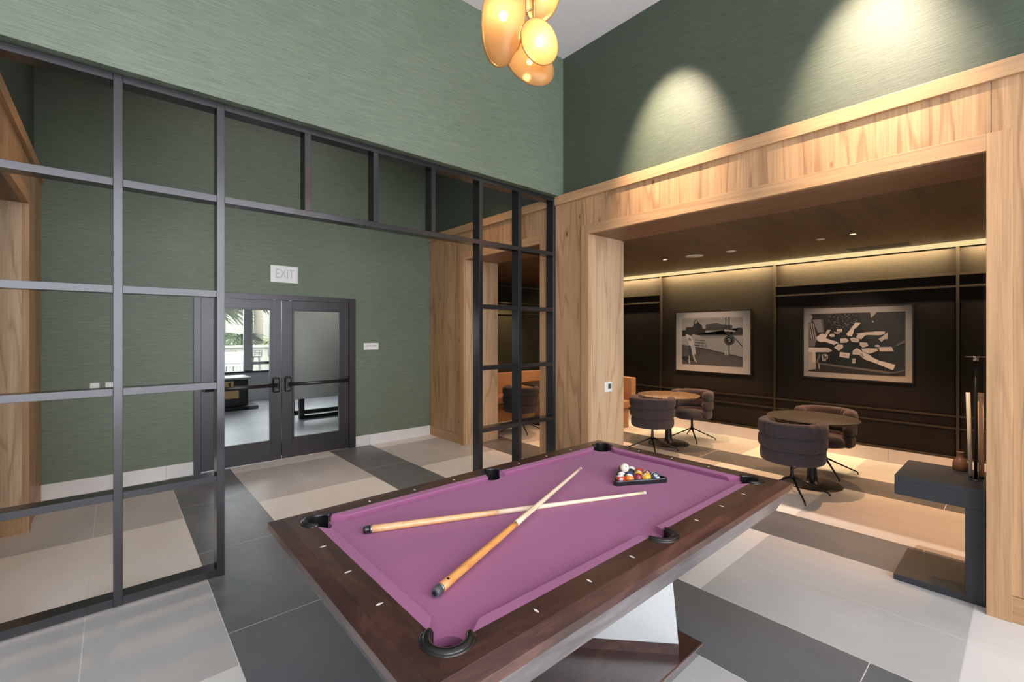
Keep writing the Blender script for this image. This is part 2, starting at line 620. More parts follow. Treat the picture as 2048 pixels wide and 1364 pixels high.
# ------------------------------------------------------------------ setting: floor
G = 0.0022
P = 0.611
X0 = 0.485
YD = 0.543            # seam phase of the dark runs
YL = 0.225            # boundary phase of the light blocks
bm = new()
box(bm, -3.7, 7.9, -3.5, 7.8, -0.12, -0.0003, mi=3)
def tile_quad(x0, x1, y0, y1, mi):
    x0, x1, y0, y1 = max(x0, -3.6), min(x1, 7.7), max(y0, -3.4), min(y1, 7.7)
    if x1 - x0 < 0.01 or y1 - y0 < 0.01:
        return
    box(bm, x0 + G, x1 - G, y0 + G, y1 - G, -0.006, 0.0, mi=mi)
for k in range(-7, 13):
    xa = X0 + k * P
    dark = (k % 3 == 0)
    for j in range(-4, 8):
        if dark:
            tile_quad(xa, xa + P, YD + j * 1.2195, YD + (j + 1) * 1.2195, 0)
        else:
            ya = YL + j * 1.2195
            tile_quad(xa, xa + P, ya, ya + 1.2195, 1 if j % 2 == 0 else 2)
struct('floor', bm, [M['t_dark'], M['t_grey'], M['t_white'], M['grout']])

# ------------------------------------------------------------------ setting: shell
XW = 3.966                       # face of the oak panelling on the right wall
HEAD = 2.796
TOPZ = 3.312
bm = new(); box(bm, -3.7, 4.65, -3.6, 6.85, 4.95, 5.1); struct('ceiling', bm, M['ceiling'])
# tall green wall above the metal grid, and its full height continuation out of view to the left
bm = new()
box(bm, -0.62, 4.05, 3.66, 3.86, 3.308, 4.95)
box(bm, -3.7, -0.60, 3.66, 3.86, 0, 4.95)
struct('wall_front', bm, M['green'])
# right wall: masonry core with green paper above
bm = new()
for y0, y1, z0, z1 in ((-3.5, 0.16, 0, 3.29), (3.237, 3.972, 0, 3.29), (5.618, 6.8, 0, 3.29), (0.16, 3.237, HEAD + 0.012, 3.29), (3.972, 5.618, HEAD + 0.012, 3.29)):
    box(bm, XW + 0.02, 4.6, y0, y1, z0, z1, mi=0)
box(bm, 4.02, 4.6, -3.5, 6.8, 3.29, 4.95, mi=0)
struct('wall_right', bm, M['green_shaded'])
# oak panelling of the right wall (vertical boards), jambs, head linings
def panelling(xs, y_ranges, xf, xb):
    pass
bm = new()
for y0, y1 in ((-3.4, 0.151), (0.155, 0.17), (3.226, 3.727), (3.845, 3.98), (5.61, 6.596)):
    box(bm, XW, XW + 0.02, y0, y1, 0.157, 3.209)
for y0, y1 in ((0.17, 3.226), (3.98, 5.61)):
    box(bm, XW, XW + 0.02, y0, y1, HEAD + 0.05, 3.209)
box(bm, XW, XW + 0.02, 3.727, 3.845, 0.0, 3.3)
struct('wall_panelling_right', bm, M['oak'])
bm = new()
for y0, y1 in ((-3.4, 0.07), (3.33, 3.727), (3.845, 3.89), (5.7, 6.596)):
    box(bm, XW - 0.002, XW + 0.02, y0, y1, 0.0, 0.153)
struct('baseboard_right', bm, M['oak_h'], bevel=0.0015)
bm = new()
for y0, y1 in ((-3.4, 3.727), (3.845, 6.598)):
    box(bm, XW - 0.024, 4.03, y0, y1, 3.208, TOPZ)
struct('trim_1', bm, M['oak_h'], bevel=0.002)
def casing(n, y0, y1):
    bm = new()
    box(bm, XW - 0.013, XW + 0.03, y1, y1 + 0.105, 0.0, HEAD + 0.103)
    box(bm, XW - 0.013, XW + 0.03, y0 - 0.105, y0, 0.0, HEAD + 0.103)
    struct('trim_%d' % n, bm, M['oak_v'], bevel=0.0015)
    bm = new()
    box(bm, XW - 0.0125, XW + 0.03, y0, y1, HEAD, HEAD + 0.102)
    struct('trim_%d' % (n + 1), bm, M['oak_h'], bevel=0.0015)
    bm = new()
    box(bm, XW + 0.0302, 4.617, y1, y1 + 0.018, 0.0, HEAD)
    box(bm, XW + 0.0302, 4.617, y0 - 0.018, y0, 0.0, HEAD)
    struct('trim_%d' % (n + 2), bm, M['oak_jamb_lit'])
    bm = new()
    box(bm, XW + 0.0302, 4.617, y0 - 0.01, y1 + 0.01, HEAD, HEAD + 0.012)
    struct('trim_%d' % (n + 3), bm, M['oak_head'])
casing(2, 0.173, 3.224)
casing(6, 3.985, 5.605)
# left wall of the passage: mirrored portal
XL = -0.55
bm = new()
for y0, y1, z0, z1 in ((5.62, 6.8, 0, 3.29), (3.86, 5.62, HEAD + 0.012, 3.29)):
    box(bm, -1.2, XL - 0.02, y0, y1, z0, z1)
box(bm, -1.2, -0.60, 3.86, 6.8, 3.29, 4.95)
struct('wall_left', bm, M['green_shaded'])
bm = new()
box(bm, XL - 0.02, XL, 5.61, 6.597, 0.157, 3.209)
box(bm, XL - 0.02, XL, 3.87, 5.61, HEAD + 0.05, 3.209)
struct('wall_panelling_left', bm, M['oak'])
bm = new(); box(bm, XL - 0.02, XL + 0.002, 5.7, 6.597, 0, 0.153); struct('baseboard_left', bm, M['oak_h'], bevel=0.0015)
bm = new(); box(bm, -0.61, XL + 0.024, 3.87, 6.597, 3.208, TOPZ); struct('trim_10', bm, M['oak_h'], bevel=0.002)
bm = new(); box(bm, XL - 0.03, XL + 0.013, 5.605, 5.71, 0, HEAD + 0.103); struct('trim_11', bm, M['oak_v'], bevel=0.0015)
bm = new(); box(bm, XL - 0.03, XL + 0.0125, 3.87, 5.605, HEAD, HEAD + 0.102); struct('trim_12', bm, M['oak_h'], bevel=0.0015)
bm = new(); box(bm, -1.21, XL - 0.0302, 5.605, 5.622, 0.157, HEAD); struct('trim_13', bm, M['oak_jamb_lit'])
bm = new(); box(bm, -1.21, XL - 0.0302, 5.603, 5.622, 0.0, 0.153); struct('trim_14', bm, M['oak_h'])
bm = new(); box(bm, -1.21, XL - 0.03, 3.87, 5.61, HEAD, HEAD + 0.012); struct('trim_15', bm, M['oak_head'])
bm = new()
box(bm, -2.9, -2.7, 3.86, 6.8, 0, 2.9)
box(bm, -2.9, -1.2, 6.6, 6.8, 0, 2.9)
box(bm, -2.9, -1.2, 3.86, 6.8, 2.81, 3.0)
struct('wall_side_room', bm, M['olive'])
# exit wall
bm = new()
DX0, DX1, DZ = 0.722, 2.70, 2.20
box(bm, -0.62, DX0, 6.60, 6.80, 0, 4.95)
box(bm, DX1, 4.05, 6.60, 6.80, 0, 4.95)
box(bm, DX0, DX1, 6.60, 6.80, DZ, 4.95)
struct('wall_exit', bm, M['green'])
bm = new()
for x0, x1 in ((-0.549, 0.46), (0.463, 0.72), (2.703, 2.912), (2.915, 3.964)):
    box(bm, x0, x1, 6.588, 6.602, 0.0, 0.155, bev=0.0012, seg=1)
struct('baseboard_exit', bm, M['base_tile'])
# room wall behind and left of the camera: glazed wall with mullions
bm = new()
box(bm, -3.7, 4.1, -3.6, -3.4, 0, 0.25)
box(bm, -3.7, 4.1, -3.6, -3.4, 4.62, 4.95)
box(bm, -3.7, -3.4, -3.6, -3.4, 0.25, 4.62)
box(bm, 3.8, 4.1, -3.6, -3.4, 0.25, 4.62)
box(bm, -3.7, -3.55, -3.4, 3.7, 0, 4.95)
struct('wall_back', bm, M['room_wall'])
bm = new()
for i in range(5):
    x = -3.4 + 7.2 * (i + .5) / 5 + 0.72
    if i < 4:
        box(bm, x - 0.03, x + 0.03, -3.55, -3.45, 0.25, 4.62)
box(bm, -3.4, 3.8, -3.55, -3.45, 2.9, 2.96)
struct('window_1', bm, M['door_metal'])

# ------------------------------------------------------------------ lounge shell
LX = 7.62
bm = new()
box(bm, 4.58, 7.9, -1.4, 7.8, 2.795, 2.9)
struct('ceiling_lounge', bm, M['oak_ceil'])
bm = new()
box(bm, LX + 0.03, LX + 0.2, -1.4, 7.8, 0, 2.9)
struct('wall_lounge', bm, M['olive'])
bm = new()
box(bm, 4.5, 7.9, 7.62, 7.8, 0, 2.9)
box(bm, 4.5, 7.9, -1.5, -1.3, 0, 2.9)
box(bm, 4.5, 4.62, 6.7, 7.8, 0, 2.9)
struct('wall_lounge_ends', bm, M['olive'])
# flat black lower panels between the rails
bm = new()
for (y0, y1), zt in (((4.51, 6.4), 2.39), ((0.585, 2.56), 2.39), ((-1.3, 0.555), 2.39)):
    box(bm, LX + 0.012, LX + 0.032, y0 + 0.012, y1 - 0.012, 0.20, zt)
struct('wall_panel_lower', bm, M['black_wood'])
bm = new()
rail_y = (0.57, 2.577, 4.508, 6.43)
for y in rail_y:
    box(bm, LX - 0.012, LX + 0.032, y - 0.014, y + 0.014, 0.185, 2.735)
for (y0, y1) in ((-1.3, 0.556), (0.584, 2.563), (2.591, 4.494), (4.522, 6.416), (6.444, 7.6)):
    hi = not (abs(y0 - 2.591) < .01)
    if hi:
        box(bm, LX - 0.010, LX + 0.03, y0, y1, 2.389, 2.413)
        box(bm, LX - 0.010, LX + 0.03, y0, y1, 2.243, 2.266)
    box(bm, LX - 0.008, LX + 0.03, y0, y1, 0.677, 0.699)
    box(bm, LX - 0.008, LX + 0.03, y0, y1, 0.533, 0.555)
    box(bm, LX - 0.008, LX + 0.03, y0, y1, 0.182, 0.206)
struct('trim_16', bm, M['bronze'], bevel=0.001)
# cove: light strip between the top of the wall and the ceiling
bm = new()
box(bm, LX - 0.012, LX + 0.02, -1.29, 7.61, 2.737, 2.794)
o = obj('light_strip', bm, M['led'])
tag(o, 'glowing warm light strip along the top of the dark lounge wall', 'light strip')
bm = new()
yy = -1.22
while yy < 7.4:
    y1 = min(yy + 1.2195, 7.6)
    box(bm, LX - 0.005, LX + 0.03, yy + .0012, y1 - .0012, 0, 0.176, bev=0.0012, seg=1)
    yy = y1
struct('baseboard_lounge', bm, M['base_tile'])
# strip light shining down the wallpaper from the ceiling edge
for y0, y1 in ((-1.2, 0.55), (0.6, 2.55), (2.6, 4.49), (4.53, 6.4)):
    d = light('cove_light', 'AREA', (LX - 0.075, (y0 + y1) / 2, 2.765), (LX + 0.055, (y0 + y1) / 2, 2.50), 34 * (y1 - y0),
              (1.0, 0.70, 0.38), shape='RECTANGLE', size=(y1 - y0) * 0.96, size_y=0.02)
    d.rotation_euler = Matrix((( 0, -0.897, -0.441), (1, 0, 0), (0, -0.441, 0.897))).to_euler()
light('end_wall_washer', 'SPOT', (6.45, 7.0, 2.77), (6.45, 7.6, 1.7), 170, (1.0, 0.74, 0.36), spot_size=math.radians(56), spot_blend=0.6, shadow_soft_size=0.02)
bm = new()
box(bm, 4.7, 7.6, 7.585, 7.62, 2.34, 2.365); box(bm, 4.7, 7.6, 7.585, 7.62, 2.70, 2.73); box(bm, 4.7, 7.6, 7.585, 7.62, 2.10, 2.12)
struct('trim_17', bm, M['bronze'])

# ------------------------------------------------------------------ metal grid room divider
t = thing('grid_room_divider', 'tall black steel grid room divider standing under the green wall, open doorway in its middle', 'room divider', (1.7, 3.785, 0))
FY0, FY1 = 3.729, 3.842
B = 0.046
posts_full = (-0.5445, -0.0011, 0.5415, 2.8256, 3.369, 3.9238)
for i, x in enumerate(posts_full):
    bm = new()
    box(bm, x, x + B, FY0, FY1, 0.0, 3.303, bev=0.0015, seg=1)
    obj('post', bm, M['steel'], t)
for x in (1.1225, 1.685, 2.2603):
    bm = new()
    box(bm, x, x + B, FY0, FY1, 2.6555, 3.2575, bev=0.0015, seg=1)
    obj('mullion', bm, M['steel'], t)
def rail_seg(xs, z0, z1, name='rail'):
    bm = new()
    for a, b in zip(xs[:-1], xs[1:]):
        box(bm, a + B + 0.0003, b - 0.0003, FY0 + 0.0006, FY1 - 0.0006, z0, z1, bev=0.0012, seg=1)
    obj(name, bm, M['steel'], t)
rail_seg((-0.5445, -0.0011, 0.5415, 2.8256, 3.369, 3.9238), 3.258, 3.303)
rail_seg((-0.5445, -0.0011, 0.5415, 1.1225 - B, ), 2.609, 2.655) if False else None
rail_seg((-0.5445, -0.0011, 0.5415, 2.8256, 3.369, 3.9238), 2.609, 2.655)
for z0, z1 in ((1.946, 1.992), (1.308, 1.354), (0.661, 0.705), (0.004, 0.0545)):
    rail_seg((-0.5445, -0.0011, 0.5415), z0, z1)
    rail_seg((2.8256, 3.369, 3.9238), z0, z1)

# ------------------------------------------------------------------ exit doors
def leaf(n, x0, x1, hinge_left):
    d = new()
    zt = 2.125
    gx0, gx1, gz0, gz1 = x0 + 0.128, x1 - 0.118, 0.262, 2.012
    for a, b, c, e in ((x0, gx0, 0.012, zt), (gx1, x1, 0.012, zt), (gx0, gx1, 0.012, gz0), (gx0, gx1, gz1, zt)):
        box(d, a, b, 6.605, 6.65, c, e, bev=0.001, seg=1)
    dr = obj('door_%d' % n, d, M['door_metal'])
    dr['kind'] = 'structure'
    bm = new()
    for a, b, c, e in ((gx0, gx0 + .022, gz0, gz1), (gx1 - .022, gx1, gz0, gz1), (gx0 + .022, gx1 - .022, gz0, gz0 + .018), (gx0 + .022, gx1 - .022, gz1 - .018, gz1)):
        box(bm, a, b, 6.598, 6.652, c, e, bev=0.002, seg=1)
    obj('glazing_bead', bm, M['door_metal'], dr)
    bm = new()
    box(bm, gx0 + .01, gx1 - .01, 6.626, 6.632, gz0 + .01, gz1 - .01)
    obj('glass_pane', bm, M['glass'], dr)
    s = 1 if hinge_left else -1
    lx = (x1 - 0.068) if hinge_left else (x0 + 0.068)
    bm = new()
    box(bm, lx - 0.040, lx + 0.040, 6.555, 6.605, 0.905, 1.105, bev=0.018, seg=3)
    lk = obj('latch_housing', bm, M['door_black'], dr)
    bm = new()
    box(bm, lx - 0.026, lx + 0.026, 6.545, 6.556, 1.035, 1.085, bev=0.005)
    box(bm, lx - 0.026, lx + 0.026, 6.545, 6.556, 0.925, 0.968, bev=0.005)
    obj('cover', bm, M['door_metal'], lk)
    far = (x0 + 0.03) if hinge_left else (x1 - 0.03)
    bm = new()
    a, b = sorted((lx, far))
    tube(bm, [(a, 6.54, 1.005), (b, 6.54, 1.005)], 0.024, 16)
    obj('panic_bar', bm, M['door_metal'], dr)
    bm = new()
    e0 = far - 0.02 if not hinge_left else far - 0.02
    box(bm, e0, e0 + 0.05, 6.535, 6.605, 0.985, 1.025, bev=0.004)
    obj('bar_bracket', bm, M['door_black'], dr)
    bm = new()
    kx = (x1 - 0.10) if hinge_left else (x0 + 0.09)
    sphere(bm, (kx, 6.585, 2.128), 0.013, 12, 8)
    tube(bm, [(kx, 6.585, 2.128), (kx + 0.05, 6.59, 2.132)], 0.004, 8)
    obj('door_stay', bm, M['chrome'], dr)
    return dr
leaf(1, 0.797, 1.690, True)
leaf(2, 1.699, 2.600, False)
bm = new()
for a, b, c, e in ((DX0, 0.793, 0, DZ), (2.605, DX1, 0, DZ), (0.793, 2.605, 2.131, DZ)):
    box(bm, a, b, 6.585, 6.70, c, e, bev=0.0015, seg=1)
o = struct('trim_18', bm, M['door_metal'])
bm = new()
box(bm, 0.793, 2.605, 6.60, 6.80, -0.001, 0.010, bev=0.002, seg=1)
struct('trim_19', bm, M['metal_edge'])
for z in (1.40, 0.32, 1.95):
    pass

# ------------------------------------------------------------------ wall plates and signs
def text(name, body, loc, rot, size, mat, parent, extrude=0.0008, align='CENTER', sx=1.0):
    cu = bpy.data.curves.new(name, 'FONT')
    cu.body = body
    cu.size = size
    cu.align_x = align
    cu.align_y = 'CENTER'
    cu.extrude = extrude
    cu.offset = 0.0004
    tmp = bpy.data.objects.new(name, cu)
    C.objects.link(tmp)
    me = bpy.data.meshes.new_from_object(tmp)
    bpy.data.objects.remove(tmp)
    me.materials.clear()
    me.materials.append(mat)
    o = bpy.data.objects.new(name, me)
    C.objects.link(o)
    o.location = loc
    o.rotation_euler = rot
    o.scale = (sx, 1, 1)
    WM[o.name] = Matrix.Identity(4)
    if parent:
        o.parent = parent
        o.matrix_parent_inverse = WM[parent.name].inverted()
    return o
RFRONT = (PI / 2, 0, 0)       # faces -Y
t = thing('exit_sign', 'white rectangular EXIT sign on the green wall above the double doors', 'sign', (1.72, 6.59, 2.48))
bm = new(); box(bm, 1.552, 1.892, 6.585, 6.60, 2.366, 2.592, bev=0.004); obj('sign_plate', bm, M['white'], t)
bm = new()
for a, b, c, e in ((1.556, 1.888, 2.37, 2.382), (1.556, 1.888, 2.576, 2.588), (1.556, 1.568, 2.382, 2.576), (1.876, 1.888, 2.382, 2.576)):
    box(bm, a, b, 6.580, 6.586, c, e)
obj('sign_frame', bm, M['white'], t)
text('lettering', 'EXIT', (1.728, 6.5845, 2.479), RFRONT, 0.175, M['letters'], t, sx=0.66)
t = thing('room_sign', 'small white RESTROOMS sign plate right of the double doors', 'sign', (2.94, 6.59, 1.49))
bm = new(); box(bm, 2.824, 3.059, 6.590, 6.60, 1.437, 1.541, bev=0.003); obj('sign_plate', bm, M['white'], t)
text('lettering', 'RESTROOMS', (2.942, 6.5895, 1.497), RFRONT, 0.030, M['letters_dark'], t, extrude=0.0003)
for x0, x1, lb in ((-0.187, -0.112, 'left one of two small white wall plates left of the doors'), (-0.066, 0.004, 'right one of two small white wall plates, half behind a divider post')):
    t = thing('wall_plate', lb, 'wall plate', ((x0 + x1) / 2, 6.595, 1.13), group='white wall plates left of the exit doors')
    bm = new(); box(bm, x0, x1, 6.592, 6.60, 1.095, 1.160, bev=0.002); obj('plate', bm, M['white'], t)
    bm = new(); box(bm, x0 + .02, x1 - .02, 6.588, 6.593, 1.108, 1.146, bev=0.002); obj('rocker', bm, M['white'], t)
t = thing('thermostat', 'white thermostat with grey screen on the oak doorway jamb', 'thermostat', (4.30, 3.21, 1.07))
bm = new(); box(bm, 4.234, 4.364, 3.204, 3.2235, 1.013, 1.133, bev=0.006, seg=3); obj('housing', bm, M['white'], t)
bm = new(); box(bm, 4.286, 4.346, 3.2025, 3.2045, 1.050, 1.108, bev=0.001, seg=1); obj('screen', bm, M['lcd'], t)

# ------------------------------------------------------------------ pool table
OX0, OX1, OY0, OY1 = 0.561, 3.105, 0.951, 2.430
FX0, FX1, FY0_, FY1_ = 0.610, 3.056, 1.000, 2.381      # flat part of the rails
WX0, WX1, WY0, WY1 = 0.713, 2.953, 1.103, 2.273        # wood / cloth line
NX0, NX1, NY0, NY1 = 0.760, 2.906, 1.150, 2.226        # cushion noses
ZT, ZB = 0.800, 0.765
MX, MYc = (OX0 + OX1) / 2, (OY0 + OY1) / 2
t = pt = thing('pool_table', 'dark mahogany pool table with plum cloth and slanted sides coloured pale for window light', 'pool table', (MX, MYc, 0))
PR = 0.053
corner_c = [(WX0 + .030, WY0 + .030), (WX1 - .030, WY0 + .030), (WX1 - .030, WY1 - .030), (WX0 + .030, WY1 - .030)]
side_c = [(MX - 0.003, WY0 - 0.012), (MX - 0.003, WY1 + 0.012)]
def arc(c, r, a0, a1, n=12):
    return [(c[0] + r * math.cos(math.radians(a0 + (a1 - a0) * i / n)), c[1] + r * math.sin(math.radians(a0 + (a1 - a0) * i / n))) for i in range(n + 1)]
def inter_y(c, r, y, sign):   # x where circle meets the horizontal line y
    return c[0] + sign * math.sqrt(max(r * r - (y - c[1]) ** 2, 0))
def inter_x(c, r, x, sign):
    return c[1] + sign * math.sqrt(max(r * r - (x - c[0]) ** 2, 0))
def ang(c, p): return math.degrees(math.atan2(p[1] - c[1], p[0] - c[0]))
def sy(y): return 2 * MYc - y
def sx_(x): return 2 * MX - x
# near-left long rail half, mirrored to make four
def long_half(fx, fy):
    c0, cs = corner_c[0], side_c[0]
    cs = (MX, cs[1])
    pts = [(FX0, FY0_), (MX - 0.0006, FY0_)]
    a_seam = (MX - 0.0006, cs[1] - math.sqrt(PR * PR - 0.0006 ** 2))
    xe = inter_y(cs, PR, WY0, -1)
    pts += arc(cs, PR, ang(cs, a_seam), ang(cs, (xe, WY0)) - (360 if ang(cs, (xe, WY0)) > 0 else 0), 8)
    xc = inter_y(c0, PR, WY0, 1)
    a1 = ang(c0, (xc, WY0))
    pts += arc(c0, PR, a1, -135, 8)
    pts = [(MX + (p[0] - MX) * fx, MYc + (p[1] - MYc) * fy) for p in pts]
    if fx * fy < 0:
        pts.reverse()
    return pts
def end_rail(fx):
    c0 = corner_c[0]
    ye = inter_x(c0, PR, WX0, 1)
    c3 = (c0[0], sy(c0[1]))
    pts = [(FX0, FY0_)] + arc(c0, PR, -135, ang(c0, (WX0, ye)) - 360, 8) 
    pts2 = [(p[0], sy(p[1])) for p in reversed(pts)]
    pts = pts + pts2
    pts = [(MX + (p[0] - MX) * fx, p[1]) for p in pts]
    if fx < 0:
        pts.reverse()
    return pts
for fx, fy in ((1, 1), (-1, 1), (-1, -1), (1, -1)):
    bm = new()
    prism(bm, long_half(fx, fy), 0.735, ZT)
    # sloping outer strip
    zo = 0.782
    xa, xb = (FX0, MX - 0.0006)
    q = [(OX0, OY0, .75), (xb, OY0, .75), (xb, FY0_, .75), (FX0, FY0_, .75), (OX0, OY0, zo), (xb, OY0, zo), (xb, FY0_, ZT), (FX0, FY0_, ZT)]
    hexa(bm, [(MX + (p[0] - MX) * fx, MYc + (p[1] - MYc) * fy, p[2]) for p in q])
    obj('long_rail', bm, M['mahog'], t, bevel=0.0012)
for fx in (1, -1):
    bm = new()
    prism(bm, end_rail(fx), 0.735, ZT)
    q = [(OX0, OY0, .75), (FX0, FY0_, .75), (FX0, sy(FY0_), .75), (OX0, OY1, .75), (OX0, OY0, 0.782), (FX0, FY0_, ZT), (FX0, sy(FY0_), ZT), (OX0, OY1, 0.782)]
    hexa(bm, [(MX + (p[0] - MX) * fx, p[1], p[2]) for p in q])
    obj('end_rail', bm, M['mahog_y'], t, bevel=0.0012)
# slanted aprons
AI, AZ = 0.068, 0.620
for s in (1, -1):
    for sxx in (1, -1):
        bm = new()
        y_o, y_i = (OY0 + 0.006, OY0 + AI)
        q = [(OX0 + AI, y_i, AZ), (MX - .001, y_i, AZ), (MX - .001, y_i + .02, AZ), (OX0 + AI, y_i + .02, AZ),
             (OX0 + .006, y_o, .751), (MX - .001, y_o, .751), (MX - .001, y_o + .02, .751), (OX0 + .006, y_o + .02, .751)]
        hexa(bm, [(MX + (p[0] - MX) * sxx, MYc + (p[1] - MYc) * s, p[2]) for p in q])
        obj('side_apron', bm, M['apron'], t)
    bm = new()
    q = [(OX0 + AI, OY0 + AI, AZ), (OX0 + AI + .02, OY0 + AI, AZ), (OX0 + AI + .02, OY1 - AI, AZ), (OX0 + AI, OY1 - AI, AZ),
         (OX0 + .006, OY0 + .006, .751), (OX0 + .026, OY0 + .006, .751), (OX0 + .026, OY1 - .006, .751), (OX0 + .006, OY1 - .006, .751)]
    hexa(bm, [(MX + (p[0] - MX) * s, p[1], p[2]) for p in q])
    obj('end_apron', bm, M['apron'], t)
bm = new(); box(bm, OX0 + AI + .005, OX1 - AI - .005, OY0 + AI + .005, OY1 - AI - .005, AZ + .002, 0.70); obj('underframe', bm, M['black_metal'], t)
# cloth bed with pocket cut-outs
def bed_poly():
    x0, x1, y0, y1 = WX0 - .004, WX1 + .004, WY0 - .004, WY1 + .004
    half = [];  # near-left quarter walk: from (x0, MY) down to corner, along near side to centre
    c0 = corner_c[0]
    r = PR + 0.004
    pts = []
    ys = inter_x(c0, r, x0, 1)
    xs = inter_y(c0, r, y0, 1)
    a0, a1 = ang(c0, (x0, ys)), ang(c0, (xs, y0))
    if a0 < 0: a0 += 360
    if a1 > a0: a1 -= 360
    # go the inner way round (through 45 degrees)
    q1 = arc(c0, r, a0, a1, 14)
    cs = (MX, side_c[0][1])
    xe = inter_y(cs, r, y0, -1)
    b0 = ang(cs, (xe, y0))
    if b0 < 0: b0 += 360
    q2 = arc(cs, r, b0, 90, 7)
    quarter = q1 + q2[:-1] + [(MX, cs[1] + r)]
    def mir(ps, fx, fy): return [(MX + (p[0] - MX) * fx, MYc + (p[1] - MYc) * fy) for p in ps]
    A = mir(quarter, 1, 1)
    Bq = list(reversed(mir(quarter, -1, 1)))[1:]
    Cq = mir(quarter, -1, -1)
    D = list(reversed(mir(quarter, 1, -1)))[1:]
    return A + Bq + Cq[:] + D[:-0 or None]
bp = bed_poly()
bm = new()
vs = []
for p in bp:
    if not vs or (Vector((p[0], p[1], 0)) - Vector((vs[-1][0], vs[-1][1], 0))).length > 1e-5:
        vs.append(p)
prism(bm, vs, ZB - 0.03, ZB)
obj('playing_bed', bm, M['felt'], t)
# cushions
def cushion(pw, pn, name='cushion'):
    """pw: two points on the wood line; pn: two nose points"""
    bm = new()
    (a, b), (c, d) = pw, pn
    def lerp(p, q, k): return (p[0] + (q[0] - p[0]) * k, p[1] + (q[1] - p[1]) * k)
    top = [Vector((a[0], a[1], ZT - .0005)), Vector((b[0], b[1], ZT - .0005)), Vector((d[0], d[1], ZT - .003)), Vector((c[0], c[1], ZT - .003))]
    ce, de = lerp(c, a, 0.22), lerp(d, b, 0.22)
    v = [bm.verts.new(p) for p in top]
    nl = [bm.verts.new((c[0], c[1], ZT - .011)), bm.verts.new((d[0], d[1], ZT - .011))]
    lo = [bm.verts.new((ce[0], ce[1], ZB - .001)), bm.verts.new((de[0], de[1], ZB - .001))]
    wl = [bm.verts.new((a[0], a[1], ZB - .001)), bm.verts.new((b[0], b[1], ZB - .001))]
    bm.faces.new(v)
    bm.faces.new((v[3], v[2], nl[1], nl[0]))
    bm.faces.new((nl[0], nl[1], lo[1], lo[0]))
    bm.faces.new((wl[0], wl[1], lo[1], lo[0]))
    bm.faces.new((v[0], v[1], wl[1], wl[0]))
    bm.faces.new((v[0], v[3], nl[0], lo[0], wl[0]))
    bm.faces.new((v[1], v[2], nl[1], lo[1], wl[1]))
    return obj(name, bm, M['felt'], t, bevel=0.002)
for fy in (1, -1):
    for fx in (1, -1):
        def m(x, y): return (MX + (x - MX) * fx, MYc + (y - MYc) * fy)
        cushion((m(WX0 + .094, WY0), m(MX - .056, WY0)), (m(NX0 + .108, NY0), m(MX - .073, NY0)))
for fx in (1, -1):
    def m(x, y): return (MX + (x - MX) * fx, y)
    cushion((m(WX0, WY0 + .094), m(WX0, WY1 - .094)), (m(NX0, NY0 + .108), m(NX0, NY1 - .108)))
# pocket leathers
def pocket(c, a0, a1, r=PR):
    bm = new()
    n = 22
    pts = [(c[0] + (r + .012) * math.cos(math.radians(a0 + (a1 - a0) * i / n)), c[1] + (r + .012) * math.sin(math.radians(a0 + (a1 - a0) * i / n)), ZT + .001) for i in range(n + 1)]
    tube(bm, pts, [(.0155 * (0.75 + 0.25 * math.sin(PI * i / n)), .010) for i in range(n + 1)], 10)
    pts = [(c[0] + (r + .024) * math.cos(math.radians(a0 + (a1 - a0) * i / n)), c[1] + (r + .024) * math.sin(math.radians(a0 + (a1 - a0) * i / n)), ZT) for i in range(1, n)]
    tube(bm, pts, (.0095, .0045), 8)
    root = obj('pocket_leather', bm, M['rubber'], t)
    bm = new()
    outer = [Vector((c[0] + (r + .001) * math.cos(math.radians(a0 + (a1 - a0) * i / n)), c[1] + (r + .001) * math.sin(math.radians(a0 + (a1 - a0) * i / n)), 0)) for i in range(n + 1)]
    for i in range(n):
        p, q = outer[i], outer[i + 1]
        k = 0.955
        pi_, qi_ = Vector((c[0], c[1], 0)).lerp(p, k), Vector((c[0], c[1], 0)).lerp(q, k)
        hexa(bm, [(p.x, p.y, .69), (q.x, q.y, .69), (qi_.x, qi_.y, .69), (pi_.x, pi_.y, .69), (p.x, p.y, ZT + .002), (q.x, q.y, ZT + .002), (qi_.x, qi_.y, ZT + .002), (pi_.x, pi_.y, ZT + .002)])
    obj('pocket_liner', bm, M['rubber'], root)
    bm = new()
    lathe(bm, [(r * .97, .690), (r * .6, .672), (0, .668)], c[0], c[1], 24)
    lathe(bm, [(r * 1.0, .735), (r * 0.97, .690)], c[0], c[1], 24)
    obj('pocket_cup', bm, M['black_metal'], root)
E = 28
pocket(corner_c[0], 90 + E - 4, 360 - E + 4)
pocket(corner_c[1], 180 + E - 4, 450 - E + 4)
pocket(corner_c[2], -90 + E - 4, 180 - E + 4)
pocket(corner_c[3], 0 + E - 4, 270 - E + 4)
pocket((MX, side_c[0][1]), 172, 368)
pocket((MX, side_c[1][1]), -8, 188)
# pearl sights
def sight(x, y, along_x):
    a, b = (0.014, 0.0055)
    bm = new()
    # the long axis of each lozenge points across the rail
    dx, dy = (b, a) if along_x else (a, b)
    prism(bm, [(x - dx, y), (x, y - dy), (x + dx, y), (x, y + dy)], ZT - .001, ZT + .0007)
    obj('rail_sight', bm, M['sight'], t)
half = (NX1 - NX0) / 2
for s in (WY0 - .050, WY1 + .050):
    for k in (-3, -2, -1, 1, 2, 3):
        sight(MX + k * half / 4 * 1.0, s, True)
for s in (WX0 - .050, WX1 + .050):
    for k in (-1, 0, 1):
        sight(s, MYc + k * (NY1 - NY0) / 4, False)
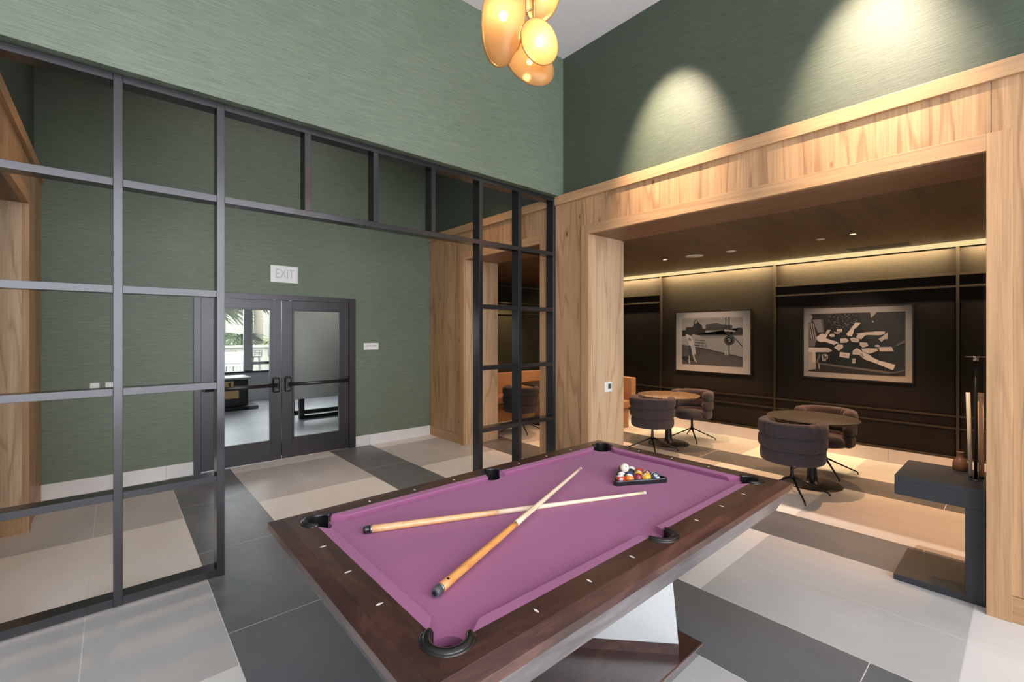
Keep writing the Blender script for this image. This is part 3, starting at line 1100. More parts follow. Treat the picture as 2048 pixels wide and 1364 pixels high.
# crossed panel pedestal
def leg_panel(ax, ay, half=False):
    c = Vector((1.7965, 1.6425, 0))
    u = Vector((ax, ay, 0)).normalized()
    n = Vector((-u.y, u.x, 0))
    L0, L1, th = 0.592, 0.545, 0.03
    def blk(z0, z1, l0, l1, th=th):
        bm = new()
        p = []
        for z, L in ((z0, l0), (z1, l1)):
            K = -0.034 if half else L
            p += [c - u * K - n * th + Vector((0, 0, z)), c + u * L - n * th + Vector((0, 0, z)), c + u * L + n * th + Vector((0, 0, z)), c - u * K + n * th + Vector((0, 0, z))]
        hexa(bm, p)
        return bm
    lg = obj('pedestal_leg', blk(0.105, AZ + .01, L0, L1), M['brushed'], t)
    obj('leg_foot', blk(0.050, 0.105, L0 + .002, L0, th + .002), M['mahog'], lg)
leg_panel(-.333, .362)
leg_panel(.333, .362, True)
bm = new(); box(bm, 1.235, 2.358, 1.150, 2.150, 0.010, 0.050, bev=0.003, seg=2); bpz = obj('base_plate', bm, M['mahog'], t)
bm = new(); box(bm, 1.233, 2.360, 1.148, 2.152, 0.000, 0.040, bev=0.002, seg=1); obj('edge_band', bm, M['metal_edge'], bpz)

# ------------------------------------------------------------------ cues on the table
def cue(butt, tip, lift_b, lift_t, label, mat_butt, prong, ring=False):
    A = Vector((butt[0], butt[1], ZB + 0.0178 + lift_b))
    Bv = Vector((tip[0], tip[1], ZB + 0.0080 + lift_t))
    L = (Bv - A).length
    d = (Bv - A).normalized()
    t = thing('pool_cue', label, 'pool cue', tuple(A), group='cues crossed on the pool table')
    def at(s): return A + d * (s * L)
    def rad(s): return 0.0178 - 0.0098 * s
    def seg(a, b, n=10, extra=0.0):
        bm = new()
        ss = [a + (b - a) * i / n for i in range(n + 1)]
        tube(bm, [at(s) for s in ss], [rad(s) + extra for s in ss], 16)
        return bm
    obj('butt', seg(0.022, prong, 12), mat_butt, t)
    obj('shaft', seg(prong, 0.99, 12), M['maple'], t)
    obj('tip', seg(0.99, 1.0, 2), M['sight'], t)
    bm = new()
    tube(bm, [at(0), at(0.004), at(0.020)], [0.0150, 0.0172, 0.0179], 16)
    bc = obj('butt_cap', bm, M['cap_grey'] if ring else M['rubber'], t)
    bm = new()
    tube(bm, [at(-0.0012), at(0.0015)], 0.0088, 16)
    obj('cap_bolt', bm, M['black_metal'], bc)
    bm = new()
    tube(bm, [at(0.0195), at(0.0235)], 0.0182, 16)
    obj('collar', bm, M['metal_edge'], t)
    if ring:
        # the points where the dark butt runs up into the pale shaft
        up = Vector((0, 0, 1))
        side = d.cross(up).normalized()
        bm = new()
        for sg, ee in ((1, 0.13), (-1, 0.10)):
            v = []
            for s, wd in ((prong - .002, 0.011), (prong + ee * .5, 0.0058), (prong + ee, 0.0)):
                for kk in (-1, 1):
                    if wd == 0 and kk == 1: continue
                    th = (sg * 0.75 + kk * wd / 0.0115 * 0.85)
                    r = rad(s) + 0.0003
                    v.append(bm.verts.new(at(s) + side * (r * math.sin(th)) + up * (r * math.cos(th))))
            bm.faces.new((v[0], v[1], v[3], v[2]))
            bm.faces.new((v[2], v[3], v[4]))
        obj('splice', bm, mat_butt, t)
        bm = new()
        p = at(0.048)
        sd = (side * 0.35 + up).normalized()
        tube(bm, [p + sd * (rad(.048) - .001), p + sd * (rad(.048) + .0006)], 0.0055, 14)
        obj('emblem', bm, M['rubber'], t)
    return t
cue((0.873, 2.040), (2.316, 1.466), 0.0, 0.0, 'pool cue with pale honey butt lying under the other cue, tip beside the ball rack', wood('cue_butt_pale', 0, (226, 180, 132), (214, 160, 110), ring=3, rough=0.3, coat=0.4), 0.42)
cue((0.846, 1.376), (2.296, 1.935), 0.003, 0.040, 'pool cue with orange butt lying across the other, black cap towards corner pocket', M['butt'], 0.40, ring=True)

# ------------------------------------------------------------------ rack and balls
RA, RB, RC = Vector((2.275, 1.668, 0)), Vector((2.612, 1.475, 0)), Vector((2.612, 1.862, 0))
cen = (RA + RB + RC) / 3
t = thing('ball_rack', 'black triangular plastic ball rack on the plum cloth', 'ball rack', (cen.x, cen.y, ZB))
def rounded_tri(scale, rr, n=6):
    pts = []
    V = [cen + (p - cen) * scale for p in (RA, RB, RC)]
    for i in range(3):
        p, a, b = V[i], V[i - 1], V[(i + 1) % 3]
        ua, ub = (a - p).normalized(), (b - p).normalized()
        dd = rr / math.tan(math.radians(30))
        bis = (ua + ub).normalized()
        cc = p + bis * (rr / math.sin(math.radians(30)))
        s = p + ua * dd - cc
        e = p + ub * dd - cc
        a0 = math.atan2(s.y, s.x); a1 = math.atan2(e.y, e.x)
        while a1 < a0 - PI: a1 += 2 * PI
        while a1 > a0 + PI: a1 -= 2 * PI
        for k in range(n + 1):
            th = a0 + (a1 - a0) * k / n
            pts.append((cc.x + rr * math.cos(th), cc.y + rr * math.sin(th)))
    return pts
bm = new()
rings = []
for sc, rr, z in ((1.0, .022, ZB), (1.0, .022, ZB + .024), (.975, .020, ZB + .029), (.93, .018, ZB + .030), (.895, .016, ZB + .027), (.895, .016, ZB)):
    rings.append([bm.verts.new((p[0], p[1], z)) for p in rounded_tri(sc, rr)])
n = len(rings[0])
for i in range(len(rings)):
    a, b = rings[i], rings[(i + 1) % len(rings)]
    for k in range(n):
        bm.faces.new((a[k], a[(k + 1) % n], b[(k + 1) % n], b[k]))
obj('rack_frame', bm, M['rack'], t)

BR = 0.0286
def ball_mat(name, rgb, stripe):
    m, nt, b = new_mat(name)
    tc = nt.nodes.new('ShaderNodeTexCoord')
    sp = nt.nodes.new('ShaderNodeSeparateXYZ')
    nt.links.new(tc.outputs['Object'], sp.inputs[0])
    white = (0.86, 0.82, 0.74, 1)
    col = lin(rgb)
    if stripe:
        az = math_node(nt, 'ABSOLUTE', sp.outputs[2])
        st = math_node(nt, 'LESS_THAN', az, BR * 0.62)
        c = mixrgb(nt, white, col, st, 'MIX')
    else:
        c = mixrgb(nt, col, col, 0.0, 'MIX')
    # white number discs on the +-X poles
    ax = math_node(nt, 'ABSOLUTE', sp.outputs[0])
    dsc = math_node(nt, 'GREATER_THAN', ax, BR * 0.925)
    c = mixrgb(nt, c, white, dsc, 'MIX')
    nt.links.new(c, b.inputs['Base Color'])
    b.inputs['Roughness'].default_value = 0.12
    b.inputs['Coat Weight'].default_value = 0.5
    return m
COL = dict(yellow=(230, 170, 40), blue=(40, 66, 110), red=(196, 60, 36), purple=(80, 60, 110), orange=(232, 126, 36), green=(40, 86, 80), maroon=(128, 34, 44), black=(20, 20, 22))
NUM = {1: ('yellow', 0), 2: ('blue', 0), 3: ('red', 0), 4: ('purple', 0), 5: ('orange', 0), 6: ('green', 0), 7: ('maroon', 0), 8: ('black', 0),
       9: ('yellow', 1), 10: ('blue', 1), 11: ('red', 1), 12: ('purple', 1), 13: ('orange', 1), 14: ('green', 1), 15: ('maroon', 1)}
bmats = {}
def ball(num, p, rot, label):
    t = thing('pool_ball', label, 'pool ball', tuple(p), group='pool balls in the rack')
    WM[t.name] = Matrix.Translation(p)
    cname, st = NUM[num]
    key = (cname, st)
    if key not in bmats:
        bmats[key] = ball_mat('ball_%s_%s' % (cname, 'stripe' if st else 'solid'), COL[cname], st)
    bm = new()
    sphere(bm, (0, 0, 0), BR, 28, 18)
    o = obj('sphere', bm, bmats[key], t, local=True)
    o.rotation_euler = rot
    R = Matrix.Translation(p) @ Vector((0, 0, 0)).to_track_quat().to_matrix().to_4x4() if False else None
    tx = text('number', str(num), (BR * 0.985, 0, 0), (PI / 2, 0, PI / 2), 0.017, M['rack'], None, extrude=0.0012)
    tx.parent = o
    return t
u1 = (RB - RA).normalized()      # along the near side
u2 = (RC - RA).normalized()
start = cen + (RA - cen) * 0.63
# camera side of every ball is roughly (-0.83,-0.53,0.1); angle of that heading:
AZ_ = math.atan2(-1.62, -2.4)
order = [[11, 13, 7, 1, 10], [14, 2, 9, 15], [4, 8, 3], [6, 12], [5]]
desc = {11: 'orange-red numbered ball at the near left corner of the rack', 13: 'orange ball, second in the near row of the rack', 7: 'maroon ball in the middle of the near row of the rack',
        1: 'yellow ball, fourth in the near row of the rack', 10: 'blue and white ball at the right end of the near row of the rack', 14: 'green and white ball beside the rack wall behind the orange-red one',
        2: 'blue ball in the second row of the rack', 9: 'pale yellow striped ball in the second row behind the maroon one', 15: 'dark red and white ball in the second row behind the yellow one',
        4: 'purple ball in the third row against the left rack wall', 8: 'black ball in the middle of the third row of the rack', 3: 'red ball in the third row at the right rack wall',
        6: 'green ball in the fourth row against the left rack wall', 12: 'purple striped ball in the fourth row of the rack', 5: 'plain orange ball at the far corner of the rack'}
rnd = random.Random(3)
for r, row in enumerate(order):
    for k, num in enumerate(row):
        # rows advance from the near side towards the far corner
        p = start + u1 * (k * 2 * BR * 1.01) + u2 * (r * 2 * BR * 1.01)
        p.z = ZB + BR
        if num == 11:
            rot = (0.1, -0.15, AZ_ + 0.1)
        elif num == 10:
            rot = (0.6, -0.75, AZ_ + 0.1)
        elif num == 15:
            rot = (0.3, -0.8, AZ_ + 0.3)
        elif num == 1:
            rot = (0.4, -0.9, AZ_ - 1.0)
        else:
            rot = (rnd.uniform(-.6, .6), rnd.uniform(-.5, .5), AZ_ + rnd.choice((-1, 1)) * rnd.uniform(0.8, 1.5))
        ball(num, p, rot, desc[num])
pc = start + u1 * (0.62 * 2 * BR) + u2 * (1.35 * 2 * BR)
pc = start + (u1 + u2) * (2 * BR * 1.01 / 3) + u2 * (2 * BR * 1.01)
pc.z = ZB + BR + 2 * BR * 0.8165 + .0005
t = thing('cue_ball', 'white cue ball with dark spots sitting on top of the racked balls', 'cue ball', tuple(pc))
WM[t.name] = Matrix.Translation(pc)
bm = new(); sphere(bm, (0, 0, 0), BR, 28, 18)
cb = obj('sphere', bm, simple('cue_ball_white', (232, 220, 206), 0.12, coat=0.5), t, local=True)
for dv in ((-0.55, -0.75, 0.55), (-0.72, 0.45, -0.15), (0.2, -0.9, -0.2)):
    bm = new()
    v = Vector(dv).normalized()
    tube(bm, [v * (BR * 0.985), v * (BR * 1.004)], 0.0038, 12)
    obj('spot', bm, M['rack'], cb, local=True)

# ------------------------------------------------------------------ pendant lamp
t = thing('pendant_lamp', 'cluster pendant lamp of four amber glass lens shades hanging over the pool table', 'lamp', (1.70, 1.77, 4.95))
cA = Vector((1.705, 1.765, 0))
Fv = Vector((math.cos(YAW), math.sin(YAW), 0))
Rv = Vector((math.sin(YAW), -math.cos(YAW), 0))
UP = Vector((0, 0, 1))
bm = new()
tube(bm, [(cA.x, cA.y, 3.22), (cA.x, cA.y, 4.93)], 0.0065, 10)
obj('stem', bm, M['brass'], t)
bm = new(); lathe(bm, [(0, 4.915), (0.065, 4.918), (0.07, 4.95), (0, 4.95)], cA.x, cA.y, 28); obj('ceiling_rose', bm, M['brass'], t)
def shade(px, py, depth, ra, rb, rc, roll, tilt, yaw, bulb_s=1.0):
    """lens shaped glass: ra,rb half sizes of the face, rc half thickness"""
    c = Vector((0, 0, EYE)) + Fv * depth + Rv * ((px - CX) / F_PX * depth) + UP * ((HY - py) / F_PX * depth)
    # face frame
    fx = Rv * math.cos(yaw) + Fv * math.sin(yaw)
    fn = -Fv * math.cos(yaw) + Rv * math.sin(yaw)
    fz = UP.copy()
    # tilt about fx
    q = Matrix.Rotation(tilt, 3, fx)
    fn, fz = q @ fn, q @ fz
    q = Matrix.Rotation(roll, 3, fn)
    fx, fz = q @ fx, q @ fz
    mt = Matrix((fx, fz, fn)).transposed().to_4x4()
    mt.translation = c
    # shallow lens: front dish flatter than the back, rolled rim
    tb = bmesh.new()
    prof = []
    N = 14
    for i in range(N + 1):
        a = PI / 2 * i / N
        prof.append((math.sin(a), math.cos(a) * 1.0))
    for i in range(1, N + 1):
        a = PI / 2 + PI / 2 * i / N
        prof.append((math.sin(a), math.cos(a) * 0.55))
    lathe(tb, [(r if r > 1e-6 else 0, z) for r, z in prof], 0, 0, 48)
    S = Matrix.Diagonal((ra, rb, rc, 1))
    bm = new()
    merge(bm, tb, 0, mt @ S)
    for f in bm.faces: f.smooth = True
    sh = obj('glass_shade', bm, M['amber'], t)
    tb = bmesh.new()
    pts = [(ra * math.cos(2 * PI * k / 48), rb * math.sin(2 * PI * k / 48), 0) for k in range(49)]
    tube(tb, pts, 0.0042, 8, cap=False)
    bm = new(); merge(bm, tb, 0, mt)
    obj('rim', bm, M['amber'], sh)
    bm = new()
    sphere(bm, (0, 0, 0), 0.021 * bulb_s, 16, 12)
    b2 = new(); merge(b2, bm, 0, Matrix.Translation(c + fn * rc * 0.1))
    for f in b2.faces: f.smooth = True
    obj('bulb', b2, M['bulb'], sh)
    # brass arm to the stem
    bm = new()
    back = c - fn * rc * 0.5
    tube(bm, [back, Vector((cA.x, cA.y, back.z + 0.05))], 0.0055, 8)
    obj('arm', bm, M['brass'], sh)
shade(1007, 34, 2.44, 0.118, 0.255, 0.075, math.radians(-6), 0.10, -0.15, 1.15)
shade(1079, 84, 2.34, 0.088, 0.112, 0.062, math.radians(38), 0.30, 0.15, 1.15)
shade(1059, 126, 2.50, 0.118, 0.170, 0.070, math.radians(26), -0.35, 0.10, 0.8)
shade(1086, -6, 2.50, 0.088, 0.150, 0.065, math.radians(-20), 0.10, 0.25, 1.0)

# ------------------------------------------------------------------ lounge chairs
def make_chair(label, loc, rotz):
    """faces local +X; open horseshoe of three puffy rolls around a seat"""
    t = thing('swivel_armchair', label, 'armchair', loc, rotz, 'swivel armchairs at the lounge tables')
    def roll(z, R, rr, rz, sweep, seed, lean):
        bm = new()
        n, seg = 150, 22
        pts = []
        for i in range(n + 1):
            a = math.radians(180 - sweep + 2 * sweep * i / n)
            # stretch a little towards the front
            x = R * math.cos(a) * (1.0 if math.cos(a) < 0 else 0.92)
            pts.append(Vector((x, R * math.sin(a), z + lean * max(0.0, math.cos(a)) )))
        rings = []
        for i, p in enumerate(pts):
            d = (pts[min(i + 1, n)] - pts[max(i - 1, 0)]).normalized()
            s = Vector((d.y, -d.x, 0)).normalized()
            e = min(i, n - i) / 9.0
            endk = math.sqrt(max(0.0, 1 - (1 - min(e, 1.0)) ** 2)) if e < 1 else 1.0
            endk = max(endk, 0.12)
            ring = []
            for k in range(seg):
                th = 2 * PI * k / seg
                nz = mnoise.noise(Vector((i * 0.2 + seed * 11, math.cos(th) * 0.6, math.sin(th) * 0.6 + seed)))
                fold = mnoise.noise(Vector((i * 0.55 + seed * 5 + 0.25 * math.sin(th), seed * 3.1, 0.3)))
                kx = 1 + 0.08 * nz - 0.22 * (1 - min(1, abs(fold) * 7)) * (0.35 + 0.65 * abs(math.sin(th)))
                cx_ = math.copysign(abs(math.cos(th)) ** 0.6, math.cos(th))
                cz_ = math.copysign(abs(math.sin(th)) ** 0.72, math.sin(th))
                ring.append(bm.verts.new(p + s * (rr * endk * kx * cx_) + Vector((0, 0, rz * endk * (1 + 0.04 * nz) * cz_))))
            rings.append(ring)
        for i in range(n):
            for k in range(seg):
                f = bm.faces.new((rings[i][k], rings[i][(k + 1) % seg], rings[i + 1][(k + 1) % seg], rings[i + 1][k]))
                f.smooth = True
        for rg in (rings[0], rings[-1]):
            f = bm.faces.new(rg)
            f.smooth = True
        obj('backrest_roll', bm, M['fabric'], t, local=True)
    roll(0.700, 0.262, 0.060, 0.076, 122, 1, 0.02)
    roll(0.562, 0.260, 0.058, 0.076, 124, 2, 0.01)
    roll(0.424, 0.245, 0.056, 0.076, 124, 3, 0.0)
    bm = new()
    prof = [(0, .335), (.16, .34), (.225, .355), (.238, .385), (.238, .425), (.222, .455), (.17, .468), (0, .474)]
    lathe(bm, prof, 0.045, 0, 40, sx=1.1)
    obj('seat_cushion', bm, M['fabric'], t, local=True)
    bm = new()
    lathe(bm, [(0, .315), (.10, .318), (.12, .335), (0, .338)], 0, 0, 28)
    lathe(bm, [(.016, .315), (.018, .20), (.026, .185), (.03, .155), (.012, .145), (0, .145)], 0, 0, 20)
    obj('swivel_column', bm, M['black_metal'], t, local=True)
    for k in range(4):
        a = math.radians(45 + 90 * k - 12)
        bm = new()
        dx, dy = math.cos(a), math.sin(a)
        tube(bm, [(dx * .012, dy * .012, .178), (dx * .12, dy * .12, .128), (dx * .335, dy * .335, .032), (dx * .350, dy * .350, .020), (dx * .352, dy * .352, .001)],
             [(.014, .011), (.012, .010), (.009, .008), (.009, .008), (.010, .009)], 10)
        obj('leg', bm, M['black_metal'], t, local=True)
    return t
chair_specs = [
    ((5.385, 1.655, 0), 0.04, 'mauve quilted swivel armchair nearest the pool table, its back to the camera'),
    ((6.50, 1.64, 0), PI + 0.06, 'mauve quilted swivel armchair by the wall behind the nearer dark round table'),
    ((5.86, 3.60, 0), 0.10, 'mauve quilted swivel armchair with its back to the camera at the mottled round table'),
    ((6.93, 3.55, 0), PI + 0.10, 'mauve quilted swivel armchair by the wall behind the mottled round table'),
    ((5.28, 5.78, 0), 0.55, 'dark quilted swivel armchair seen through the divider in front of the curved bench'),
]
c0 = make_chair(chair_specs[0][2], chair_specs[0][0], chair_specs[0][1])
for loc, rz, lb in chair_specs[1:]:
    dup(c0, loc, rz, lb, 'swivel armchairs at the lounge tables')

def round_table(loc, R, top, label, plate=0.29):
    t = thing('round_table', label, 'table', loc, 0, 'round lounge tables')
    bm = new(); lathe(bm, [(0, .722), (R - .03, .722), (R - .002, .738), (R, .743), (R - .003, .747), (0, .747)], 0, 0, 72)
    obj('table_top', bm, top, t, local=True)
    bm = new(); lathe(bm, [(.11, .722), (.055, .70), (.040, .64), (.040, .30), (.052, .10), (.062, .022), (.10, .016)], 0, 0, 32)
    obj('column', bm, M['black_metal'], t, local=True)
    bm = new(); lathe(bm, [(0, .016), (plate - .02, .014), (plate, .006), (plate, 0), (0, 0)], 0, 0, 56)
    obj('base_plate', bm, M['black_metal'], t, local=True)
round_table((5.92, 1.62, 0), 0.445, M['dark_top'], 'round dark-topped pedestal table between the two nearer armchairs')
round_table((6.41, 3.66, 0), 0.455, M['stone_top'], 'round table with mottled brown top between the two farther armchairs', 0.30)
round_table((6.12, 6.02, 0), 0.455, M['dark_top'], 'round dark pedestal table inside the curve of the caramel bench')

# ------------------------------------------------------------------ curved banquette
t = thing('curved_banquette', 'long caramel banquette curving round the far end of the lounge', 'bench', (6.9, 6.9, 0))
def ell_path(off, y_end=4.72, x_end=4.75):
    """centreline: down the back wall then along the end wall, rounded corner; off = distance from the walls"""
    xw, yw, R = 7.56, 7.54, 0.95
    pts = [(xw - off, y_end)]
    cx, cy, r = xw - R, yw - R, R - off
    for i in range(15):
        a = math.radians(90 * i / 14)
        pts.append((cx + r * math.cos(a), cy + r * math.sin(a)))
    pts.append((x_end, yw - off))
    return pts
def slab(off0, off1, z0, z1, mat, name, y_end=4.72):
    a, b = ell_path(off0, y_end), ell_path(off1, y_end)
    bm = new()
    for i in range(len(a) - 1):
        hexa(bm, [(a[i][0], a[i][1], z0), (a[i + 1][0], a[i + 1][1], z0), (b[i + 1][0], b[i + 1][1], z0), (b[i][0], b[i][1], z0),
                  (a[i][0], a[i][1], z1), (a[i + 1][0], a[i + 1][1], z1), (b[i + 1][0], b[i + 1][1], z1), (b[i][0], b[i][1], z1)])
    bmesh.ops.remove_doubles(bm, verts=bm.verts[:], dist=0.0005)
    bmesh.ops.dissolve_degenerate(bm, dist=0.0001, edges=bm.edges[:])
    return obj(name, bm, mat, t, bevel=0.012)
slab(0.42, 0.56, 0.44, 0.885, M['caramel'], 'backrest')
slab(0.56, 0.98, 0.36, 0.48, M['caramel'], 'seat')
slab(0.58, 0.94, 0.0, 0.355, M['caramel'], 'plinth', 4.76)

# ------------------------------------------------------------------ console in the doorway
t = thing('console_table', 'graphite C-shaped console table standing against the right doorway jamb', 'console table', (4.38, 0.39, 0))
XC0, XC1 = 4.045, 4.600
bm = new(); box(bm, XC0, XC1, 0.180, 0.615, 0.590, 0.722, bev=0.003); ct = obj('top', bm, M['console'], t)
bm = new(); box(bm, XC0 - .0006, XC0 + .004, 0.184, 0.612, 0.690, 0.6915); obj('shadow_gap', bm, M['black_metal'], ct)
bm = new(); box(bm, XC0 + .002, XC1 - .002, 0.180, 0.270, 0.042, 0.590, bev=0.002, seg=1); obj('side_panel', bm, M['console'], t)
bm = new(); box(bm, XC0, XC1, 0.180, 0.620, 0.0, 0.043, bev=0.003); obj('base', bm, M['console'], t)

t = thing('vase', 'small brown stoneware bottle vase on the graphite console', 'vase', (4.52, 0.325, 0.722))
bm = new()
lathe(bm, [(0, .0), (.036, 0), (.041, .010), (.041, .045), (.036, .068), (.024, .084), (.018, .094), (.0175, .122), (.021, .130), (.017, .131), (.013, .120), (0, .118)], 0, 0, 40)
obj('body', bm, M['clay'], t, local=True)
t = thing('cue_stand', 'slim black cue stand with thin round plate on top, on the console', 'cue stand', (4.30, 0.236, 0.722))
bm = new(); tube(bm, [(0, 0, 0.004), (0, 0, 0.80)], 0.0085, 14); obj('pole', bm, M['black_metal'], t, local=True)
bm = new(); lathe(bm, [(0, 0), (.035, 0), (.035, .006), (0, .007)], 0, 0, 32); obj('foot', bm, M['black_metal'], t, local=True)
bm = new(); lathe(bm, [(0, .79), (.013, .79), (.015, .815), (0, .816)], 0, 0, 20); obj('socket', bm, M['chrome'], t, local=True)
bm = new(); lathe(bm, [(0, .815), (.054, .8155), (.054, .819), (0, .8195)], 0, 0, 40); obj('plate', bm, M['chrome'], t, local=True)
for (x, y, dy, r, lb, mt) in ((4.325, 0.262, 0.012, .0115, 'pale thin cue standing left of the black cue stand pole', M['maple']),
                               (4.36, 0.213, 0.003, .0155, 'thicker tan cue standing right of the black cue stand pole', simple('tan_cue', (236, 190, 150), 0.35))):
    t = thing('standing_cue', lb, 'pool cue', (x, y, 0.722), 0, 'cues standing on the console')
    bm = new(); tube(bm, [(0, 0, .02), (0, dy, .575)], [r * .9, r], 14); obj('shaft', bm, mt, t, local=True)
    bm = new(); tube(bm, [(0, 0, 0), (0, 0, .02)], r * .95, 14); obj('cap', bm, M['rubber'], t, local=True)

# ------------------------------------------------------------------ framed photographs
def picture(name, label, yl, yr, zt, zb, iy0, iy1, iz0, iz1, draw):
    t = thing(name, label, 'picture', (LX - .01, (yl + yr) / 2, (zt + zb) / 2))
    xb, xf = LX + 0.03, LX - 0.028
    fw = 0.018
    bm = new()
    for a, b, c, e in ((yr, yl, zt - fw, zt), (yr, yl, zb, zb + fw), (yl - fw, yl, zb + fw, zt - fw), (yr, yr + fw, zb + fw, zt - fw)):
        box(bm, xf, xb, a, b, c, e)
    obj('frame', bm, M['frame'], t, bevel=0.0015)
    bm = new(); box(bm, xf + .012, xb - .002, yr + fw, yl - fw, zb + fw, zt - fw); obj('mat_board', bm, M['mat_board'], t)
    # print: flat shapes in grey tones
    bm = new()
    mats, idx = [], {}
    W, H = iy0 - iy1, iz0 - iz1
    lay = [0]
    def poly(pts, g):
        if g not in idx:
            idx[g] = len(mats)
            mats.append(grey(g))
        x = xf + .0115 - lay[0] * 0.00006
        lay[0] += 1
        vs = [bm.verts.new((x, iy0 - u * W, iz0 - v * H)) for u, v in pts]
        try:
            f = bm.faces.new(vs)
            f.material_index = idx[g]
        except ValueError:
            pass
    draw(poly)
    obj('print', bm, mats, t, recalc=False)
    bm = new(); box(bm, xf + .0035, xf + .005, yr + fw * .8, yl - fw * .8, zb + fw * .8, zt - fw * .8); obj('glazing', bm, M['glass'], t)
def circ(u, v, r, asp, n=24): return [(u + r * math.cos(2 * PI * k / n), v + r * asp * math.sin(2 * PI * k / n)) for k in range(n)]
def draw_archer(poly):
    def P(*a):
        out = []
        for x, y in a:
            u = (x - 215) / 1035.0
            v = (y - (310 - 27 * u)) / (790 + 77 * u)
            out.append((min(max(u, 0), 1), min(max(v, 0), 1)))
        return out
    poly([(0, 0), (1, 0), (1, 1), (0, 1)], 172)
    poly(P((215, 330), (1250, 300), (1250, 380), (215, 400)), 160)
    poly(P((215, 520), (280, 515), (290, 465), (400, 460), (420, 440), (440, 350), (480, 325), (530, 400), (570, 420), (590, 490), (640, 495), (640, 600), (1245, 590), (1245, 480), (1210, 470), (1150, 520), (1090, 510), (1090, 610), (215, 625)), 52)
    poly(P((640, 420), (665, 412), (840, 395), (860, 405), (1085, 430), (1085, 520), (640, 520)), 84)
    for i in range(9):
        x = 660 + i * 46
        poly(P((x, 430 + (i % 2) * 4), (x + 26, 428), (x + 26, 446), (x, 446)), 60)
        poly(P((x, 465), (x + 26, 465), (x + 26, 485), (x, 485)), 62)
    poly(P((440, 400), (470, 330), (500, 370), (470, 410)), 150)
    poly(P((215, 622), (640, 596), (1245, 588), (1245, 985), (1100, 945), (900, 900), (480, 810), (215, 765)), 178)
    poly(P((560, 596), (980, 590), (980, 640), (720, 660), (560, 640)), 150)
    poly(P((540, 590), (1245, 583), (1245, 606), (540, 612)), 80)
    poly(P((215, 762), (480, 808), (900, 900), (1100, 945), (1245, 985), (1245, 1152), (215, 1098)), 96)
    poly(P((480, 800), (900, 892), (1245, 975), (1245, 1000), (900, 915), (480, 822)), 70)
    r = random.Random(2)
    for i in range(70):
        x, y = r.uniform(230, 1235), r.uniform(860, 1120)
        if y < 850 + (x - 480) * 0.22 + 20: continue
        poly(P((x, y), (x + 16, y + 3), (x + 12, y + 9), (x - 3, y + 7)), r.choice((82, 108, 118)))
    poly(P((215, 960), (330, 975), (450, 1045), (440, 1060), (300, 1010), (340, 1095), (215, 1000)), 50)
    for y in (690, 735, 780):
        poly(P((450, y - 14), (600, y), (655, y + 16), (455, y + 2)), 70)
    for x in (520, 585, 645):
        poly(P((x, 745), (x + 8, 745), (x + 8, 815), (x, 815)), 80)
    poly(P((1040, 565), (1052, 560), (1247, 785), (1247, 805)), 40)
    poly(P((1027, 285), (1042, 285), (1042, 560), (1027, 560)), 30)
    poly(P((1022, 560), (1040, 560), (1042, 925), (1028, 925)), 70)
    poly(P((978, 330), (990, 330), (982, 500), (968, 500)), 60)
    poly([(u, v) for u, v in P(*[(983 + 14 * math.cos(a), 318 + 14 * math.sin(a)) for a in [k * PI / 6 for k in range(12)]])], 50)
    poly(P((960, 505), (1130, 520), (1140, 540), (960, 540)), 200)
    for rr, g in ((84, 36), (70, 110), (60, 34), (34, 60)):
        poly(P(*[(1038 + rr * math.cos(k * PI / 14), 690 + rr * math.sin(k * PI / 14)) for k in range(28)]), g)
    poly(P((985, 560), (1010, 530), (1045, 540), (1060, 575), (1040, 610), (1000, 610)), 40)
    for a0, cy in ((-200, 674), (-90, 704)):
        pts, q = [], []
        for k in range(9):
            a = math.radians(a0 + k * 27)
            pts.append((1034 + 19 * math.cos(a), cy + 16 * math.sin(a)))
            q.append((1034 + 10 * math.cos(a), cy + 8 * math.sin(a)))
        poly(P(*(pts + q[::-1])), 215)
    for x in (965, 1000):
        poly(P((x, 880), (x + 24, 876), (x + 24, 942), (x, 945)), 215)
    # woman with raised arm
    poly(P((285, 600), (310, 588), (370, 610), (400, 640), (420, 690), (440, 765), (380, 790), (345, 765), (330, 680), (290, 625)), 216)
    poly(P((335, 640), (385, 670), (390, 700), (340, 690)), 120)
    poly(P((345, 770), (378, 785), (400, 955), (402, 1005), (368, 1000), (345, 900)), 74)
    poly(P((376, 780), (440, 760), (462, 850), (466, 925), (408, 956), (392, 860)), 210)
    poly(P((415, 950), (440, 940), (460, 1020), (490, 1060), (485, 1072), (440, 1035)), 200)
    poly(P((340, 960), (356, 960), (356, 1050), (372, 1095), (350, 1100), (335, 1060)), 190)
    poly(P((330, 560), (350, 535), (382, 540), (390, 570), (370, 600), (340, 590)), 60)
    poly(P((395, 595), (420, 590), (520, 605), (520, 625), (440, 630)), 196)
